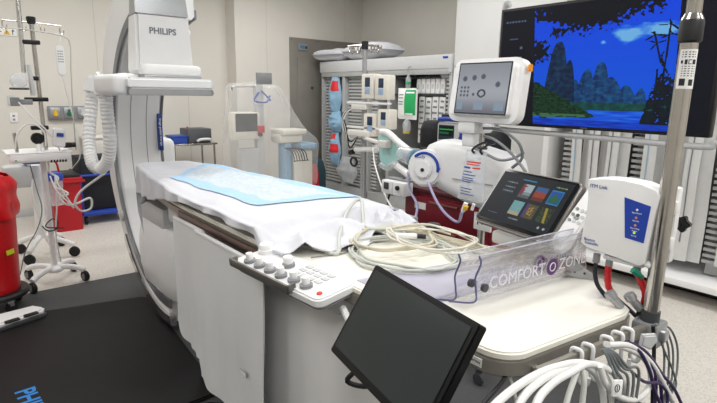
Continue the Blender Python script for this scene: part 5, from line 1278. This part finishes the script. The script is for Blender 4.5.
# ------------------------------------------------------------------ machine under clear plastic sheet
mm = thing('covered_machine', 'beige imaging machine with grey headboard, standing under the clear plastic cover', 'machine', (3.3, 5.95, 0))
b = MB().bb((3.18, 5.92, .3), (3.28, 6.02, 1.7), .01); part(b, 'mast', PALE, mm)
b = MB().bb((3.18, 5.88, 1.70), (3.385, 5.93, 1.845), .004); part(b, 'head_plate', GREY, mm)
b = MB().bb((2.81, 5.84, 1.02), (3.18, 5.99, 1.36), .02); part(b, 'monitor_casing', BEI, mm)
b = MB().bb((2.84, 5.835, 1.12), (3.14, 5.842, 1.34), .003); part(b, 'monitor_screen', GLASSD, mm)
b = MB().cyl((3.17, 5.85, 1.08), (3.17, 5.82, 1.08), .03); part(b, 'dial', DGREY, mm)
b = MB().bb((3.13, 5.80, 1.10), (3.22, 5.82, 1.19), .003); part(b, 'red_tag', RED, mm)
b = MB().bb((3.46, 5.76, 1.06), (3.84, 6.1, 1.13), .02); b.bb((3.44, 5.8, .95), (3.8, 6.05, 1.07), .03); part(b, 'side_console', BEI, mm)
b = MB().bb((3.72, 5.74, .86), (4.0, 6.1, .94), .03); b.bb((3.52, 5.8, .3), (3.62, 6.0, .95), .02); part(b, 'blue_tray', LBLUE, mm)
b = MB().bb((3.64, 5.78, .25), (3.95, 6.1, .86), .04); part(b, 'white_drum', BEI, mm)
b = MB()
for k in range(6): b.tube([(3.46+.04*k, 5.72, .9), (3.56+.04*k, 5.70, .84), (3.60+.04*k, 5.70, .72)], .006, 6)
b.tube([(3.46, 5.72, .9), (3.68, 5.72, .88)], .006, 6); b.tube([(3.58, 5.70, .72), (3.82, 5.70, .72)], .006, 6); part(b, 'black_wire_basket', BLACK, mm)
b = MB().tube([(3.2, 5.9, 1.6), (3.12, 5.86, 1.5), (3.28, 5.86, 1.48), (3.36, 5.9, 1.56)], .012, 8); b.tube([(3.24, 5.9, 1.62), (3.36, 5.88, 1.5)], .01, 8); part(b, 'blue_cord', BLUE, mm)
b = MB().tube([(2.85, 5.9, 1.62), (2.86, 5.9, 1.66), (3.2, 5.95, 1.67)], .012, 8); part(b, 'film_arm', STEEL, mm)
b = MB().bb((2.95, 5.9, .3), (3.2, 6.08, .9), .03); b.bb((2.85, 5.8, .12), (3.9, 6.1, .32), .03); part(b, 'cabinet_base', PALE, mm)
for x in (2.92, 3.84):
    for y in (5.84, 6.06): q = MB(); castor(q, x, y, 0, .06, .03); part(q, 'castor', RUBBER, mm)
SEC = [(1.70, 2.86, 3.42, .10), (1.66, 2.83, 3.5, .14), (1.45, 2.80, 3.62, .17), (1.2, 2.78, 3.80, .20), (1.0, 2.76, 4.02, .24), (.9, 2.76, 4.08, .26), (.6, 2.78, 4.06, .27), (.38, 2.80, 4.04, .28)]
rg = []
for j in range(29):
    t_ = j/28*(len(SEC)-1); i = min(len(SEC)-2, int(t_)); q = t_-i
    z, xa, xb, dy = [p+(r_-p)*q for p, r_ in zip(SEC[i], SEC[i+1])]
    ring = []
    for k in range(144):
        a = 2*pi*k/144; ca_, sa = cos(a), sin(a)
        x = (xa+xb)/2+(xb-xa)/2*(abs(ca_)**.7)*(1 if ca_ > 0 else -1); y = 5.95+dy*(abs(sa)**.7)*(1 if sa > 0 else -1)
        f = .05*(1-2.4*abs(nz(k*.30, z*.9)))*(.4+abs(nz(k*.12, 4)))+.03*nz(x*6, z*4, y*4)
        ring.append(Vector((x+f*ca_, y+f*sa, z+.02*nz(x*4, 1))))
    rg.append(ring)
b = MB().loft(rg, cap=False); tp = [Vector((3.14, 5.95, 1.715))]
b.grid(lambda u, v: Vector((0, 0, 0))+rg[0][int(u*144+.5) % 144]*(1-v)+Vector((3.16, 5.95, 1.73))*v, 144, 4)
bmesh.ops.remove_doubles(b.bm, verts=b.bm.verts, dist=.0006)
single(b, 'plastic_cover', FILM, 'clear crinkled plastic cover draped over the beige machine by the wall', 'cover', (3.4, 5.95, .37), sharp=180)
# steel trolley with boxes
st_ = thing('steel_trolley', 'small steel trolley against the wall right of the scanner arm', 'trolley', (2.75, 7.1, 0))
b = MB().bb((2.42, 6.9, .865), (3.07, 7.4, .895), .006); part(b, 'top_shelf', STEEL, st_)
b = MB().bb((2.44, 6.92, .25), (3.05, 7.38, .27), .006); part(b, 'lower_shelf', STEEL, st_)
for x in (2.46, 3.03):
    for y in (6.93, 7.37): part(MB().cyl((x, y, .06), (x, y, .87), .014), 'leg', STEEL, st_)
b = MB().bb((2.45, 6.95, .895), (2.66, 7.2, 1.0), .012); b.m(BLUEB); b.bb((2.44, 6.94, .98), (2.67, 7.21, 1.005), .006); single(b, 'blue_bin', BLUEB, 'blue plastic bin on the steel trolley', 'bin', (2.55, 7.07, .895))
bc = thing('grey_case', 'dark grey case on the steel trolley with white handle', 'case', (2.86, 7.1, .895))
b = MB().bb((2.68, 6.98, .897), (3.02, 7.3, 1.09), .012); part(b, 'casing', mat('charcoal_case', (84, 86, 90), .5), bc)
b = MB().tube([(2.80, 6.96, .92), (2.84, 6.93, .945), (2.96, 6.93, .945), (3.0, 6.96, .92)], .018, 8); part(b, 'white_handle', WHITE, bc)
b = MB().cyl((2.72, 7.1, 1.09), (2.72, 7.1, 1.115), .012); part(b, 'red_button', RED, bc)
bpk = thing('backpack', 'red and dark teal backpack on the floor between covered machine and cabinet', 'bag', (4.55, 6.6, 0))
b = MB().loft([[Vector((4.55+.16*k*s, 6.6+.12*k*t_, z)) for s, t_ in rrect(2, 2, .7, 5)] for k, z in ((.8, 0.0), (1, .06), (1, .4), (.75, .55), (.4, .6))]); part(b, 'body', mat('dark_teal_fabric', (40, 66, 76), .7), bpk, sharp=60)
b = MB().loft([[Vector((4.44+.08*k*s, 6.52+.10*k*t_, z)) for s, t_ in rrect(2, 2, .7, 5)] for k, z in ((.8, 0.02), (1, .06), (1, .38), (.6, .52))]); part(b, 'red_pocket', RED, bpk, sharp=60)

# ------------------------------------------------------------------ rack of hanging pouches behind the display
rk = thing('pouch_rack', 'open grey rack with louvred columns holding long white pouches at the right', 'rack', (4.95, 1.8, 0))
b = MB().bb((5.3, .85, .1), (5.34, 2.72, 2.2)); part(b, 'back_panel', CABIN, rk)
for y in (.85, 2.72): part(MB().bb((4.62, y-.03, .1), (5.34, y+.03, 2.2), .004), 'side_panel', WHITE, rk)
b = MB().bb((4.45, .82, .13), (5.34, 2.62, .185), .006); part(b, 'bottom_shelf', WHITE, rk)
b = MB().bb((4.62, .85, 2.1), (5.34, 2.72, 2.2), .004); part(b, 'top_panel', WHITE, rk)
for y in (2.50, 1.86, 1.22):
    b = MB()
    for k in range(36): b.bb((4.70, y-.07, .3+.05*k), (5.2, y+.07, .325+.05*k))
    b.bb((4.75, y-.05, .2), (5.25, y+.05, 2.1)); part(b, 'louvre_column', LOUV, rk)
b = MB()
for x in (4.66, 4.8): b.cyl((x, .85, 1.62), (x, 2.72, 1.62), .012, n=8)
part(b, 'hanging_rail', STEEL, rk)
b = MB().bb((4.75, .9, .004), (5.3, 2.6, .132)); part(b, 'shelf_gap_shade', BLACK, rk)  # black block filling the gap below the shelf in place of its shadow
for y in (.95, 2.5):
    for x in (4.6, 5.2): q = MB(); castor(q, x, y, 0, .06, .03); q.bb((x-.02, y-.02, .06), (x+.02, y+.02, .13)); part(q, 'castor', RUBBER, rk)
rd = random.Random(5); n = 0
protos = []
for grp_, ys in (('a', [2.40-.082*k for k in range(6)]), ('b', [1.76-.082*k for k in range(6)]), ('c', [1.13-.082*k for k in range(3)])):
    for y in ys:
        h = 1.22+.12*rd.random(); x = 4.63+.05*(n % 2)
        lb = 'long white catheter pouch hanging in the right rack, %s from the left' % ordinal(n)
        t = thing('catheter_pouch', lb, 'pouch', (x, y, 1.62-h), 'long pouches in the right rack')
        ang = .3*(rd.random()-.4)
        def pf(u, v, s=1):
            dy = .05*(1-2*u); bow = .012*nz(v*3, n*1.7)+.006*sin(u*pi)*s
            return Vector((x-bow+dy*sin(ang), y+dy*cos(ang)+.01*nz(v*2, n*2.3), 1.605-h*v))
        part(MB().grid(lambda u, v: pf(u, v), 6, 16, .008), 'sleeve', POUCH, t, sharp=60)
        b = MB().grid(lambda u, v: pf(.36+.1*u, .18+.7*v)-Vector((.012, 0, 0)), 2, 12); part(b, 'inner_tube', INKG if n % 3 else LBLUE, t) if n % 2 == 0 else b.bm.free()
        b = MB().grid(lambda u, v: pf(.2+.6*u, .06+.09*v)-Vector((.012, 0, 0)), 2, 3); part(b, 'paper_label', PALE if n % 2 else INKG, t)
        n += 1
